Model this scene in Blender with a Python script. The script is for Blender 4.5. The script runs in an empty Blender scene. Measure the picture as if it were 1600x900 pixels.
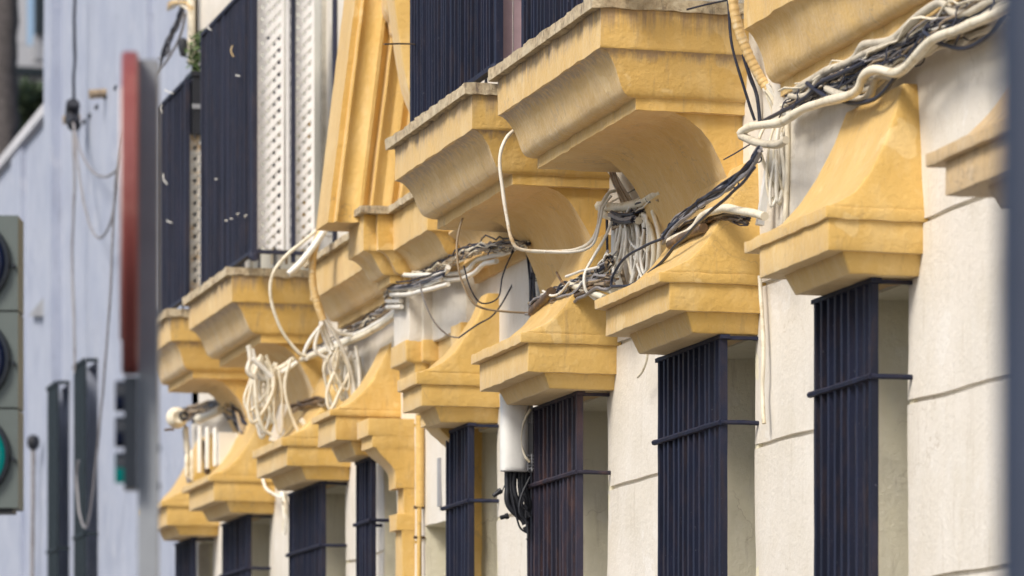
import bpy, bmesh, math, random
from mathutils import Vector, noise
R = random.Random(7)
C = bpy.data.collections.new('place'); bpy.context.scene.collection.children.link(C)
F = 6000.0; CX = 800.0; HY = 1265.0; VX = 830.0; EYE = 1.6
TH = math.atan((CX + VX) / F); SN, CS = math.sin(TH), math.cos(TH); L = 5.0

# ---------- measuring helpers (real metres; the facade is the plane x = 5) ----------
def yat(px, X=L):
    t = (px - CX) / F
    return X * (CS - t * SN) / (SN + t * CS)
def xat(px, Y):
    t = (px - CX) / F
    return Y * (SN + t * CS) / (CS - t * SN)
def zat(py, X, Y): return EYE + (HY - py) / F * (X * SN + Y * CS)
def on_x(px, py, X):
    Y = yat(px, X); return Vector((X, Y, zat(py, X, Y)))
def on_w(px, py, w):
    Y = yat(w); X = xat(px, Y); return Vector((X, Y, zat(py, X, Y)))
def on_d(px, py, D):
    t = (px - CX) / F * D
    return Vector((CS * t + SN * D, -SN * t + CS * D, EYE + (HY - py) / F * D))

# ---------- object helpers ----------
def tag(o, label=None, cat=None, group=None, kind=None):
    if label: o['label'] = label
    if cat: o['category'] = cat
    if group: o['group'] = group
    if kind: o['kind'] = kind
    return o
def empty(name, loc, label=None, cat=None, group=None):
    o = bpy.data.objects.new(name, None); C.objects.link(o); o.location = loc; o.empty_display_size = .1
    bpy.context.view_layer.update()
    return tag(o, label, cat, group)
def link(name, bm, m, parent=None, smooth=35):
    me = bpy.data.meshes.new(name); 
    bmesh.ops.recalc_face_normals(bm, faces=bm.faces[:])
    bm.to_mesh(me); bm.free()
    if smooth:
        me.polygons.foreach_set('use_smooth', [True] * len(me.polygons))
        me.set_sharp_from_angle(angle=math.radians(smooth))
    me.materials.append(m)
    o = bpy.data.objects.new(name, me); C.objects.link(o)
    if parent:
        o.parent = parent; o.matrix_parent_inverse = parent.matrix_world.inverted()
    return o
def box(bm, x0, x1, y0, y1, z0, z1):
    vs = [bm.verts.new((x, y, z)) for x in (x0, x1) for y in (y0, y1) for z in (z0, z1)]
    for f in ((0,1,3,2),(4,6,7,5),(0,4,5,1),(2,3,7,6),(0,2,6,4),(1,5,7,3)):
        bm.faces.new([vs[i] for i in f])
def rings(bm, rs):
    """closed loops of equal length, lofted and capped"""
    vr = [[bm.verts.new(p) for p in r] for r in rs]; n = len(vr[0])
    for a, b in zip(vr, vr[1:]):
        for i in range(n): bm.faces.new((a[i], a[(i+1) % n], b[(i+1) % n], b[i]))
    bm.faces.new(vr[0]); bm.faces.new(vr[-1][::-1])
def bevel(bm, w, seg=2, ang=28):
    es = [e for e in bm.edges if len(e.link_faces) == 2 and e.calc_face_angle(0) > math.radians(ang)]
    bmesh.ops.bevel(bm, geom=es, offset=w, segments=seg, profile=.6, affect='EDGES', clamp_overlap=True)
def cuts(bm, step, axes='xyz'):
    for ax in axes:
        k = 'xyz'.index(ax); lo = min(v.co[k] for v in bm.verts); hi = max(v.co[k] for v in bm.verts)
        n = int((hi - lo) / step)
        for i in range(1, n):
            p = Vector((0, 0, 0)); p[k] = lo + (hi - lo) * i / n; no = Vector((0, 0, 0)); no[k] = 1
            bmesh.ops.bisect_plane(bm, geom=bm.verts[:] + bm.edges[:] + bm.faces[:], plane_co=p, plane_no=no, dist=1e-5)
def rough(bm, amp, sc=9.0, amp2=0, sc2=40):
    """hand-trowelled unevenness"""
    for v in bm.verts:
        n = noise.noise_vector(v.co * sc) * amp
        if amp2: n += noise.noise_vector(v.co * sc2) * amp2
        v.co += n
def plaster(name, bm, m, parent, bv=.009, step=.05, amp=.006, axes='xyz', amp2=.0018):
    bmesh.ops.recalc_face_normals(bm, faces=bm.faces[:])
    if bv: bevel(bm, bv)
    if step: cuts(bm, step, axes)
    rough(bm, amp, 8, amp2, 35)
    return link(name, bm, m, parent, 50)
def spline(pts, sub=8):
    out = []; n = len(pts)
    for i in range(n - 1):
        p0 = pts[max(i-1, 0)]; p1 = pts[i]; p2 = pts[i+1]; p3 = pts[min(i+2, n-1)]
        for k in range(sub):
            t = k / sub
            out.append(.5 * ((2*p1) + (-p0+p2)*t + (2*p0-5*p1+4*p2-p3)*t*t + (-p0+3*p1-3*p2+p3)*t**3))
    out.append(pts[-1].copy()); return out
def tube(bm, pts, r, seg=7, taper=None):
    rs = []; n = len(pts); up = None
    for i, p in enumerate(pts):
        d = (pts[min(i+1, n-1)] - pts[max(i-1, 0)])
        if d.length < 1e-7: d = Vector((0, 0, 1))
        d.normalize()
        if up is None:
            up = d.orthogonal().normalized()
        else:
            up = (up - d * up.dot(d))
            up = up.normalized() if up.length > 1e-6 else d.orthogonal().normalized()
        b = d.cross(up); rr = r if taper is None else r * taper(i / (n - 1))
        rs.append([p + (up * math.cos(a) + b * math.sin(a)) * rr for a in [2*math.pi*k/seg for k in range(seg)]])
    rings(bm, rs)
def bar(bm, a, b, r, seg=6): tube(bm, [Vector(a), Vector(b)], r, seg)
def lathe(bm, c, prof, seg=20, axis='z'):
    rs = []
    for r, h in prof:
        rr = []
        for k in range(seg):
            a = 2*math.pi*k/seg
            v = (r*math.cos(a), r*math.sin(a), h)
            if axis == 'y': v = (v[0], v[2], v[1])
            if axis == 'x': v = (v[2], v[0], v[1])
            rr.append(Vector(c) + Vector(v))
        rs.append(rr)
    rings(bm, rs)

# ---------- materials ----------
def mat(name, build):
    m = bpy.data.materials.new(name); m.use_nodes = True; nt = m.node_tree
    b = nt.nodes['Principled BSDF']; build(nt, b); return m
def N(nt, t, **k):
    n = nt.nodes.new(t)
    for a, v in k.items():
        if a.startswith('i_'): n.inputs[a[2:].replace('_', ' ')].default_value = v
        else: setattr(n, a, v)
    return n
def coord(nt, sc=(1, 1, 1)):
    g = nt.nodes.new('ShaderNodeNewGeometry'); mp = nt.nodes.new('ShaderNodeMapping')
    mp.inputs['Scale'].default_value = sc; nt.links.new(g.outputs['Position'], mp.inputs['Vector']); return mp.outputs[0]
def noi(nt, v, s, det=5, ro=.6):
    n = N(nt, 'ShaderNodeTexNoise'); n.inputs['Scale'].default_value = s; n.inputs['Detail'].default_value = det
    n.inputs['Roughness'].default_value = ro; nt.links.new(v, n.inputs['Vector']); return n.outputs['Fac']
def ramp(nt, f, stops):
    r = nt.nodes.new('ShaderNodeValToRGB'); e = r.color_ramp.elements
    while len(e) < len(stops): e.new(.5)
    for i, (p, c) in enumerate(stops):
        e[i].position = p; e[i].color = (c[0], c[1], c[2], 1) if not isinstance(c, (int, float)) else (c, c, c, 1)
    nt.links.new(f, r.inputs[0]); return r.outputs[0]
def mix(nt, f, a, b, mode='MIX'):
    m = nt.nodes.new('ShaderNodeMix'); m.data_type = 'RGBA'; m.blend_type = mode
    for s, v in ((0, f), (6, a), (7, b)):
        if hasattr(v, 'is_linked'): nt.links.new(v, m.inputs[s])
        elif isinstance(v, (int, float)): m.inputs[s].default_value = v
        else: m.inputs[s].default_value = (v[0], v[1], v[2], 1)
    return m.outputs[2]
def bump(nt, b, h, st, dist=.01):
    n = nt.nodes.new('ShaderNodeBump'); n.inputs['Strength'].default_value = st; n.inputs['Distance'].default_value = dist
    nt.links.new(h, n.inputs['Height']); nt.links.new(n.outputs[0], b.inputs['Normal'])

def stucco(base, alt, fade, dirt, dirt_amt=.5, sheen=.0, bst=.35, drip=None):
    def f(nt, b):
        p = coord(nt)
        c = mix(nt, ramp(nt, noi(nt, p, 2.2), [(.35, 0), (.65, 1)]), base, alt)
        c = mix(nt, ramp(nt, noi(nt, coord(nt, (3, 3, 1.3)), 2.5, 6, .65), [(.48, 0), (.75, .6)]), c, fade)
        c = mix(nt, ramp(nt, noi(nt, p, 22, 6, .7), [(.55, 0), (.75, .35)]), c, fade)
        s = ramp(nt, noi(nt, coord(nt, (14, 14, 1.6)), 1.6, 7, .7), [(.56, 0), (.74, dirt_amt)])
        c = mix(nt, s, c, dirt)
        s2 = ramp(nt, noi(nt, p, 55, 4, .8), [(.66, 0), (.72, dirt_amt * .9)])
        c = mix(nt, s2, c, dirt)
        # hairline cracks, only in some areas
        dn = N(nt, 'ShaderNodeTexNoise'); dn.inputs['Scale'].default_value = 9; dn.inputs['Detail'].default_value = 5; nt.links.new(p, dn.inputs['Vector'])
        vm = N(nt, 'ShaderNodeVectorMath', operation='MULTIPLY_ADD'); nt.links.new(dn.outputs['Color'], vm.inputs[0]); vm.inputs[1].default_value = (.25, .25, .25); nt.links.new(p, vm.inputs[2])
        vo = N(nt, 'ShaderNodeTexVoronoi', feature='DISTANCE_TO_EDGE'); vo.inputs['Scale'].default_value = 2.3; nt.links.new(vm.outputs[0], vo.inputs['Vector'])
        ck = ramp(nt, vo.outputs['Distance'], [(.003, .5), (.008, 0)])
        mk = N(nt, 'ShaderNodeMath', operation='MULTIPLY'); nt.links.new(ck, mk.inputs[0]); nt.links.new(ramp(nt, noi(nt, p, 1.7, 2), [(.52, 0), (.60, 1)]), mk.inputs[1])
        c = mix(nt, mk.outputs[0], c, dirt)
        # old patches of paler filler with an edge of their own
        c = mix(nt, ramp(nt, noi(nt, p, 4.3, 3, .5), [(.655, 0), (.668, .5)]), c, fade)
        if drip:                                    # rain stains running down from a slab edge
            for z1, ln in drip:
                g = nt.nodes.new('ShaderNodeNewGeometry'); sx = nt.nodes.new('ShaderNodeSeparateXYZ'); nt.links.new(g.outputs['Position'], sx.inputs[0])
                mr = N(nt, 'ShaderNodeMapRange'); mr.inputs[1].default_value = z1 - ln; mr.inputs[2].default_value = z1; nt.links.new(sx.outputs[2], mr.inputs[0])
                lt = N(nt, 'ShaderNodeMath', operation='LESS_THAN'); nt.links.new(sx.outputs[2], lt.inputs[0]); lt.inputs[1].default_value = z1 + .003
                m1 = N(nt, 'ShaderNodeMath', operation='MULTIPLY'); nt.links.new(mr.outputs[0], m1.inputs[0]); nt.links.new(noi(nt, coord(nt, (16, 16, 1.5)), 2.2, 5, .7), m1.inputs[1])
                m2 = N(nt, 'ShaderNodeMath', operation='MULTIPLY'); nt.links.new(m1.outputs[0], m2.inputs[0]); nt.links.new(lt.outputs[0], m2.inputs[1])
                c = mix(nt, ramp(nt, m2.outputs[0], [(.30, 0), (.52, .75)]), c, dirt)
        nt.links.new(c, b.inputs['Base Color'])
        b.inputs['Roughness'].default_value = .62; b.inputs['Specular IOR Level'].default_value = .5
        b.inputs['Sheen Weight'].default_value = sheen; b.inputs['Sheen Roughness'].default_value = .45
        h = mix(nt, .35, noi(nt, p, 38, 8, .65), noi(nt, p, 9, 4))
        bump(nt, b, h, bst, .02)
    return f
M = {}
M['yellow'] = mat('ochre_paint', stucco((.64,.40,.098), (.68,.445,.135), (.78,.58,.27), (.32,.21,.11), .5, .4, .45))
M['yellow_bal'] = mat('ochre_paint_rain_stained', stucco((.64,.40,.098), (.68,.445,.135), (.78,.58,.27), (.28,.20,.14), .5, .4, .45, [(3.215 + EYE, .22), (3.05 + EYE, .10)]))
M['brown'] = mat('weathered_ochre_paint', stucco((.54,.36,.15), (.60,.43,.22), (.62,.48,.30), (.18,.11,.07), .8, .3, .6))
M['cream'] = mat('cream_paint', stucco((.76,.72,.655), (.68,.635,.55), (.80,.775,.73), (.46,.40,.31), .45, .1, .4))
M['jamb'] = mat('jamb_paint', stucco((.84,.79,.62), (.78,.73,.55), (.85,.81,.68), (.40,.34,.24), .5, 0, .45))
M['white'] = mat('shade_blued_white', stucco((.40,.44,.54), (.34,.38,.49), (.46,.49,.57), (.19,.20,.26), .8, 0, .2))  # white wall, the blue dimness of open shade mixed into its base colours
def f_cap(nt, b):
    p = coord(nt)
    c = ramp(nt, noi(nt, p, 16, 8, .72), [(.28, (.16,.12,.10)), (.40, (.56,.44,.28)), (.54, (.76,.64,.44)), (.72, (.84,.75,.56))])
    c = mix(nt, ramp(nt, noi(nt, coord(nt, (1, 1, .25)), 40, 3), [(.58, 0), (.68, .6)]), c, (.16,.12,.11))
    nt.links.new(c, b.inputs['Base Color']); b.inputs['Roughness'].default_value = .9
    bump(nt, b, noi(nt, p, 45, 8, .75), .9, .03)
M['cap'] = mat('weathered_slab_edge', f_cap)
def metal(col, rust, amt, sc=18):
    def f(nt, b):
        p = coord(nt)
        c = mix(nt, ramp(nt, noi(nt, coord(nt, (1, 1, .3)), sc, 6, .7), [(.48, 0), (.66, amt)]), col, rust)
        c = mix(nt, ramp(nt, noi(nt, coord(nt, (2, 24, .35)), 1.5, 4, .7), [(.42, 0), (.62, .55)]), c, tuple(x * 2.3 for x in col))
        c = mix(nt, ramp(nt, noi(nt, p, 70, 3, .6), [(.68, 0), (.74, .5)]), c, (.16,.16,.2))
        nt.links.new(c, b.inputs['Base Color']); b.inputs['Roughness'].default_value = .6; b.inputs['Specular IOR Level'].default_value = .3
        bump(nt, b, noi(nt, p, 60, 5, .7), .6, .004)
    return f
M['iron'] = mat('navy_iron', metal((.009,.012,.029), (.050,.033,.034), .5))
M['iron_rust'] = mat('rusty_navy_iron', metal((.018,.017,.030), (.10,.050,.038), .85, 12))
M['iron_pale'] = mat('faded_navy_iron', metal((.017,.020,.038), (.075,.052,.052), .4))
def plain(col, ro=.5, var=.25, sc=12, emit=0, bst=.1, met=0):
    def f(nt, b):
        p = coord(nt); d = tuple(x * (1 - var) for x in col)
        c = mix(nt, ramp(nt, noi(nt, p, sc, 6, .65), [(.38, 0), (.66, 1)]), col, d)
        nt.links.new(c, b.inputs['Base Color']); b.inputs['Roughness'].default_value = ro; b.inputs['Metallic'].default_value = met
        if emit:
            b.inputs['Emission Color'].default_value = (*col, 1); b.inputs['Emission Strength'].default_value = emit
        bump(nt, b, noi(nt, p, sc * 5, 5), bst, .005)
    return f
def cab(col, dirt, amt=.8, sc=14):
    def f(nt, b):
        p = coord(nt)
        c = mix(nt, ramp(nt, noi(nt, p, sc, 6, .7), [(.5, 0), (.68, amt)]), col, dirt)
        nt.links.new(c, b.inputs['Base Color']); b.inputs['Roughness'].default_value = .45
        bump(nt, b, noi(nt, p, 80, 4), .3, .004)
    return f
M['cc'] = mat('cream_cable', cab((.78,.72,.58), (.48,.40,.25)))
M['cw'] = mat('white_cable', cab((.82,.80,.74), (.60,.55,.43), .6))
M['ck'] = mat('black_cable', cab((.018,.022,.042), (.07,.07,.09), .6))
M['cg'] = mat('grey_cable', cab((.26,.25,.26), (.12,.10,.09)))
M['cb'] = mat('brown_cable', cab((.34,.26,.17), (.13,.09,.06)))
M['tape'] = mat('taped_conduit', cab((.66,.46,.20), (.74,.64,.44), .9, 26))
M['cd'] = mat('dusty_cream_cable', cab((.58,.53,.43), (.30,.26,.20), .8, 16))
M['stain'] = mat('stained_white_cable', cab((.76,.72,.62), (.55,.34,.11), 1, 5))
M['tar'] = mat('tarry_sealant', cab((.10,.065,.04), (.36,.22,.10), .8, 22))
M['pvc'] = mat('white_pvc', plain((.80,.80,.78), .35, .08))
M['lattice'] = mat('white_lattice', plain((.90,.89,.88), .6, .1, 9))
M['lattice_old'] = mat('rust_stained_lattice', cab((.78,.74,.66), (.62,.38,.12), .9, 9))
M['pink'] = mat('mauve_blind', plain((.42,.30,.34), .6, .15))
M['teal'] = mat('teal_cloth', plain((.03,.16,.17), .8))
M['dark'] = mat('dark_plastic', plain((.018,.02,.028), .5))
M['glass'] = mat('window_glass', plain((.03,.035,.05), .08, .2))
M['frame'] = mat('painted_frame', plain((.55,.52,.45), .5))
M['greypole'] = mat('grey_pole_paint', plain((.30,.32,.35), .5, .2, 5))
M['navypole'] = mat('navy_pole_paint', plain((.024,.036,.07), .5, .2, 5))
M['red'] = mat('faded_red_rim', cab((.21,.050,.045), (.30,.12,.10), .6, 6))
M['signface'] = mat('sign_face', plain((.7,.7,.7), .4))
M['signal'] = mat('signal_housing', plain((.115,.14,.135), .45, .15, 4))
M['hood'] = mat('signal_hood', plain((.015,.02,.03), .4))
M['lens'] = mat('unlit_lens', plain((.012,.02,.06), .12))
M['green'] = mat('lit_green_lens', plain((.0,.13,.12), .25, .6, 90, .6))
M['leaf'] = mat('leaf_green', plain((.075,.13,.03), .6, .5, 20))
M['darkleaf'] = mat('dark_leaf_green', plain((.045,.075,.030), .7, .5, 8))
M['trunk'] = mat('palm_bark', plain((.085,.075,.075), .9, .5, 10))
M['asphalt'] = mat('asphalt', plain((.06,.06,.062), .9, .3, 30))
M['paving'] = mat('paving', plain((.27,.25,.23), .85, .2, 12))
M['ground'] = mat('ground', plain((.17,.16,.15), .9, .3, 3))
M['farwall'] = mat('far_wall', plain((.55,.56,.60), .8, .15, 1))
M['shutter'] = mat('green_black_shutter', plain((.008,.018,.026), .6, .3))
M['shutterpale'] = mat('cream_shutter', plain((.62,.60,.52), .6, .15, 3))
M['grey'] = mat('pale_grey_trim', plain((.33,.34,.37), .7, .2, 3))

# ---------- ground ----------
def struct(name, bm, m):
    return tag(link(name, bm, m, None, 0), kind='structure')
b = bmesh.new(); box(b, -600, 600, -100, 1500, -.3, -.02); struct('ground', b, M['ground'])
b = bmesh.new(); box(b, -3.5, 3.2, -30, 120, -.019, 0); struct('road', b, M['asphalt'])
b = bmesh.new(); box(b, 3.2, 5.3, -30, 120, -.018, .13); struct('pavement', b, M['paving'])
b = bmesh.new(); box(b, -6, -3.5, -30, 120, -.018, .13); struct('pavement', b, M['paving'])

# ---------- the ochre and cream house ----------
def Z(z): return z + EYE           # heights above eye level to world
Y_END = yat(300); Y_NEAR = 6.0
house = empty('town_house', (L, (Y_END + Y_NEAR) / 2, 0),
    'cream town house with ochre balconies, window hoods and navy iron grilles along the street', 'building')
# windows: wall px, lip N/F, main N/F, low N/F, y: lip top, lip bottom, main bottom, low bottom; grille N/F, rod y; flare far inset
WIN = [
 dict(w=1443, lip=(1290,1163), main=(1296,1186), low=(1336,1242), y=(323,341,390,425), g=(1365,1278), rod=589, fi=.20, near=.12),
 dict(w=1190, lip=(1030,929), main=(1047,946), low=(1089,998), y=(425,440,484,518), g=(1130,1033), rod=661, fi=.25, near=.08),
 dict(w=965, lip=(814,736), main=(826,749), low=(864,792), y=(520,535,580,605), g=(905,827), rod=738, fi=.28, near=.08),
 dict(w=782, lip=(651,620), main=(660,629), low=(693,667), y=(582,600,633,658), g=(736,700), rod=783, fi=.33, near=.06),
 dict(w=627, lip=(516,486), main=(526,497), low=(559,528), y=(640,649,687,710), g=(583,561), rod=813, fi=.25, near=.05),
 dict(w=549, lip=(441,394), main=(450,401), low=(481,433), y=(684,696,727,748), g=(505,455), rod=852, fi=.25, near=.05),
 dict(w=430, lip=(325,283), main=(335,295), low=(363,325), y=(743,752,782,800), g=(389,350), rod=888, fi=.25, near=.05),
 dict(w=344, lip=(252,218), main=(261,235), low=(283,256), y=(783,791,820,835), g=(303,277), rod=912, fi=.25, near=.05),
]
GP = .14
# extra nearer window, only its hood's far corner is in the picture
a = WIN[0]
openings = []
for i, wd in enumerate(WIN):
    yn, yf = yat(wd['g'][0], L - GP), yat(wd['g'][1], L - GP)
    Yw = yat(wd['w']); U = xat(wd['low'][0], Yw)
    top = zat(wd['y'][3], U, Yw)
    openings.append([yn + .015, yf - .03, top])
    wd['gy'] = (yn, yf); wd['gtop'] = top - .005
dA = 1.98
extra = dict(near_y=yat(1443) - dA, far=[yat(1163, 4.65) - dA + .09, yat(1186, 4.67) - dA + .1, yat(1242, 4.76) - dA])
openings.insert(0, [openings[0][0] - dA, openings[0][1] - dA, openings[0][2]])
# door bay
door_n, door_f = yat(722), yat(664)
DOORTOP = zat(822, L, yat(664))
openings.append([door_n, door_f, DOORTOP])
openings.sort()
def facade():
    bm = bmesh.new(); zt = 9.0
    courses = [0, .55, Z(-.48), Z(.17), Z(.82), Z(1.46), Z(2.10), Z(2.76)]
    edges = [Y_NEAR] + [v for o in openings for v in o[:2]] + [Y_END]
    piers = list(zip(edges[::2], edges[1::2]))
    for y0, y1 in piers:
        for z0, z1 in zip(courses, courses[1:]):
            box(bm, L, L + .40, y0, y1, z0 + .009, z1 - .009)
    for o in openings:
        y0, y1, t = o
        if t < Z(2.05): box(bm, L, L + .40, y0 + .001, y1 - .001, t, Z(2.10))
        box(bm, L + .002, L + .40, y0 + .001, y1 - .001, max(t, Z(2.1)) if t < Z(2.05) else t, Z(2.75))
        if o[2] != DOORTOP: box(bm, L + .002, L + .40, y0 + .001, y1 - .001, 0, 1.0)
    bevel(bm, .012, 2)
    cuts(bm, .10, 'yz'); rough(bm, .007, 3, .003, 22)
    link('wall', bm, M['cream'], house, 50)
    bm = bmesh.new()
    for y0, y1 in piers: box(bm, L + .022, L + .38, y0 + .01, y1 - .01, 0, Z(2.76))
    box(bm, L, L + .40, Y_NEAR, Y_END, Z(2.76), zt)
    box(bm, L + .6, L + .8, Y_NEAR, Y_END, 0, zt)
    box(bm, L + .4, L + .6, Y_NEAR, Y_END, Z(2.76), zt)
    box(bm, L + .0, L + 6, Y_END - .25, Y_END - .001, Z(-1.6), zt - .01)
    bm2 = bm
    link('wall', bm2, M['cream'], house, 50)
facade()
# reveals: beige painted jamb linings and window leaves
for i, (y0, y1, t) in enumerate(openings):
    bm = bmesh.new(); d = t == DOORTOP
    zb = 0 if d else 1.0
    sp_ = 0 if d else .16
    rings(bm, [[(L + .004, y1 - .004, zz), (L + .401, y1 - sp_ - .006, zz), (L + .401, y1 + .03, zz), (L + .004, y1 + .03, zz)] for zz in (zb, t)])   # splayed far jamb
    rings(bm, [[(L + .004, y0 + .004, zz), (L + .401, y0 + sp_ * .5 + .006, zz), (L + .401, y0 - .03, zz), (L + .004, y0 - .03, zz)] for zz in (zb, t)])
    box(bm, L + .004, L + .401, y0 + .006, y1 - .006, t - .006, t + .02)
    cuts(bm, .12, 'xz'); rough(bm, .004, 7, .001, 40)
    fr = link('reveal', bm, M['jamb'], house, 50)
    bm = bmesh.new()
    for a0, a1 in ((y0 + .006, y0 + .07), (y1 - .07, y1 - .006), ((y0 + y1) / 2 - .03, (y0 + y1) / 2 + .03)):
        box(bm, L + .27, L + .33, a0, a1, zb, t - .01)
    for zz in (zb, (zb + t) / 2, t - .09): box(bm, L + .272, L + .328, y0 + .07, y1 - .07, zz, zz + .07)
    fr = link('door_frame' if d else 'window_frame', bm, M['frame'], house)
    bm = bmesh.new(); box(bm, L + .295, L + .305, y0 + .05, y1 - .05, zb + .02, t - .03)
    link('door_panel' if d else 'pane', bm, M['shutter'] if d else M['glass'], fr, 0)

PF = [(0,1), (.05,.87), (.13,.70), (.28,.54), (.48,.39), (.74,.24), (1,.13)]
def hood(Yn, ps, far, zs, fi, near, top=Z(2.60), lowY=.02):
    """ps: protrusions of lip, main, low;  far: far Y of each;  zs: lip top, lip bottom, main bottom, low bottom"""
    root = None
    bm = bmesh.new()
    W = L + .02
    rs = []
    for t, k in PF:
        p = ps[0] * k * .985; y0 = Yn + near * t * .6; y1 = far[0] - .01 - (fi * .55 + (far[0] - Yn) * .12) * t
        z = zs[0] + (top - zs[0]) * t; y1 = far[0] - .01 - (fi * .55 + (far[0] - Yn) * .12) * (1 - k) / .87
        rs.append([(L - p, y0, z), (L - p, y1, z), (W, y1, z), (W, y0, z)])
    rings(bm, rs)
    fl = plaster('window_hood', bm, M['yellow'], house, .012, .045, .004)
    bm = bmesh.new()
    box(bm, L - ps[0], W, Yn, far[0], zs[1], zs[0] + .004)
    plaster('cap_band', bm, M['yellow'], fl, .007, .04, .0035, 'xyz', .0028)
    bm = bmesh.new()
    box(bm, L - ps[1], W, Yn + .012, far[1], zs[2], zs[1] + .004)
    plaster('fascia_band', bm, M['yellow'], fl, .006, .05, .003, 'xyz', .0022)
    bm = bmesh.new()
    a, c = L - ps[2], L - ps[2] - .035
    rings(bm, [[(c, Yn + .03, zs[2] + .004), (c, far[2] + .03, zs[2] + .004), (W, far[2] + .03, zs[2] + .004), (W, Yn + .03, zs[2] + .004)],
               [(a, Yn + .03 + lowY, zs[3]), (a, far[2], zs[3]), (W, far[2], zs[3]), (W, Yn + .03 + lowY, zs[3])]])
    plaster('bed_band', bm, M['yellow'], fl, .006, .05, .003, 'xyz', .0022)
    return fl
for i, wd in enumerate(WIN):
    Yn = yat(wd['w']); xs = [xat(wd[k][0], Yn) for k in ('lip', 'main', 'low')]
    ps = [L - x for x in xs]; far = [yat(wd[k][1], x) for k, x in zip(('lip', 'main', 'low'), xs)]
    y = wd['y']
    zs = [zat(y[0], xs[0], Yn), zat(y[1], xs[0], Yn), zat(y[2], xs[1], Yn), zat(y[3], xs[2], Yn)]
    wd['zs'] = zs; wd['ps'] = ps; wd['Yn'] = Yn; wd['far'] = far
    fl = hood(Yn, ps, far, zs, wd['fi'], wd['near'])
h0 = WIN[0]
fl = hood(extra['near_y'], [.36, .33, .24], extra['far'], [z + .03 for z in h0['zs']], .2, .1); fl['label'] = 'weathered hood nearest the dark post'
for c_ in [fl] + list(fl.children): c_.data.materials[0] = M['brown']

def grille(y0, y1, ztop, rod_z, m, nb=None, far_sides=True):
    """protruding iron grille: front bars, corner bars, cross rods"""
    X = L - GP; bm = bmesh.new(); w = y1 - y0
    n = nb or max(5, int(w / .068)); zb = 1.0
    for k in range(n + 1):
        y = y0 + w * k / n
        j = R.uniform(-.004, .004); y += R.uniform(-.004, .004)
        box(bm, X - .0115 + j, X + .0115 + j, y - .0115, y + .0115, zb, ztop)
    for v in bm.verts: v.co += noise.noise_vector(v.co * 3) * .0015
    box(bm, X - .014, X + .014, y0 - .013, y0 + .014, zb, ztop)           # near corner bar
    cuts(bm, .12, 'z'); rough(bm, .0016, 6)
    g = link('window_grille', bm, m, house, 30)
    bm = bmesh.new()
    box(bm, X - .018, X + .02, y0 - .03, y1 + .03, ztop - .012, ztop + .004)
    box(bm, X + .02, L + .03, y0 - .022, y0 + .002, ztop - .015, ztop - .001)
    cuts(bm, .05, 'xy'); rough(bm, .003, 25)
    link('top_rail', bm, m, g)
    zs = []; z = rod_z
    while z > 1.2: zs.append(z); z -= .82
    for z in zs:
        bm = bmesh.new()
        bar(bm, (X - .018, y0 - .02, z), (X - .018, y1 + .045, z), .0115)
        tube(bm, [Vector((X - .016, y0 - .018, z)), Vector((X + .08, y0 - .02, z + R.uniform(-.003, .003))), Vector((L + .05, y0 - .02, z))], .010)
        tube(bm, [Vector((X - .016, y1 + .03, z)), Vector((L + .05, y1 + .03, z))], .010)
        cuts(bm, .05, 'xy'); rough(bm, .002, 30)
        link('cross_rod', bm, m, g)
    return g
for i, wd in enumerate(WIN):
    y0, y1 = wd['gy']; rz = zat(wd['rod'], L - GP, y0)
    m = {2: 'iron_rust', 6: 'iron', 7: 'iron'}.get(i, 'iron')
    g = grille(y0, y1, wd['gtop'], rz, M[m])
    if i == 2: g['label'] = 'rusty brown-blue window grille'
grille(WIN[0]['gy'][0] - dA, WIN[0]['gy'][1] - dA, WIN[0]['gtop'], zat(589, L - GP, WIN[0]['gy'][0]), M['iron'])

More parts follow.
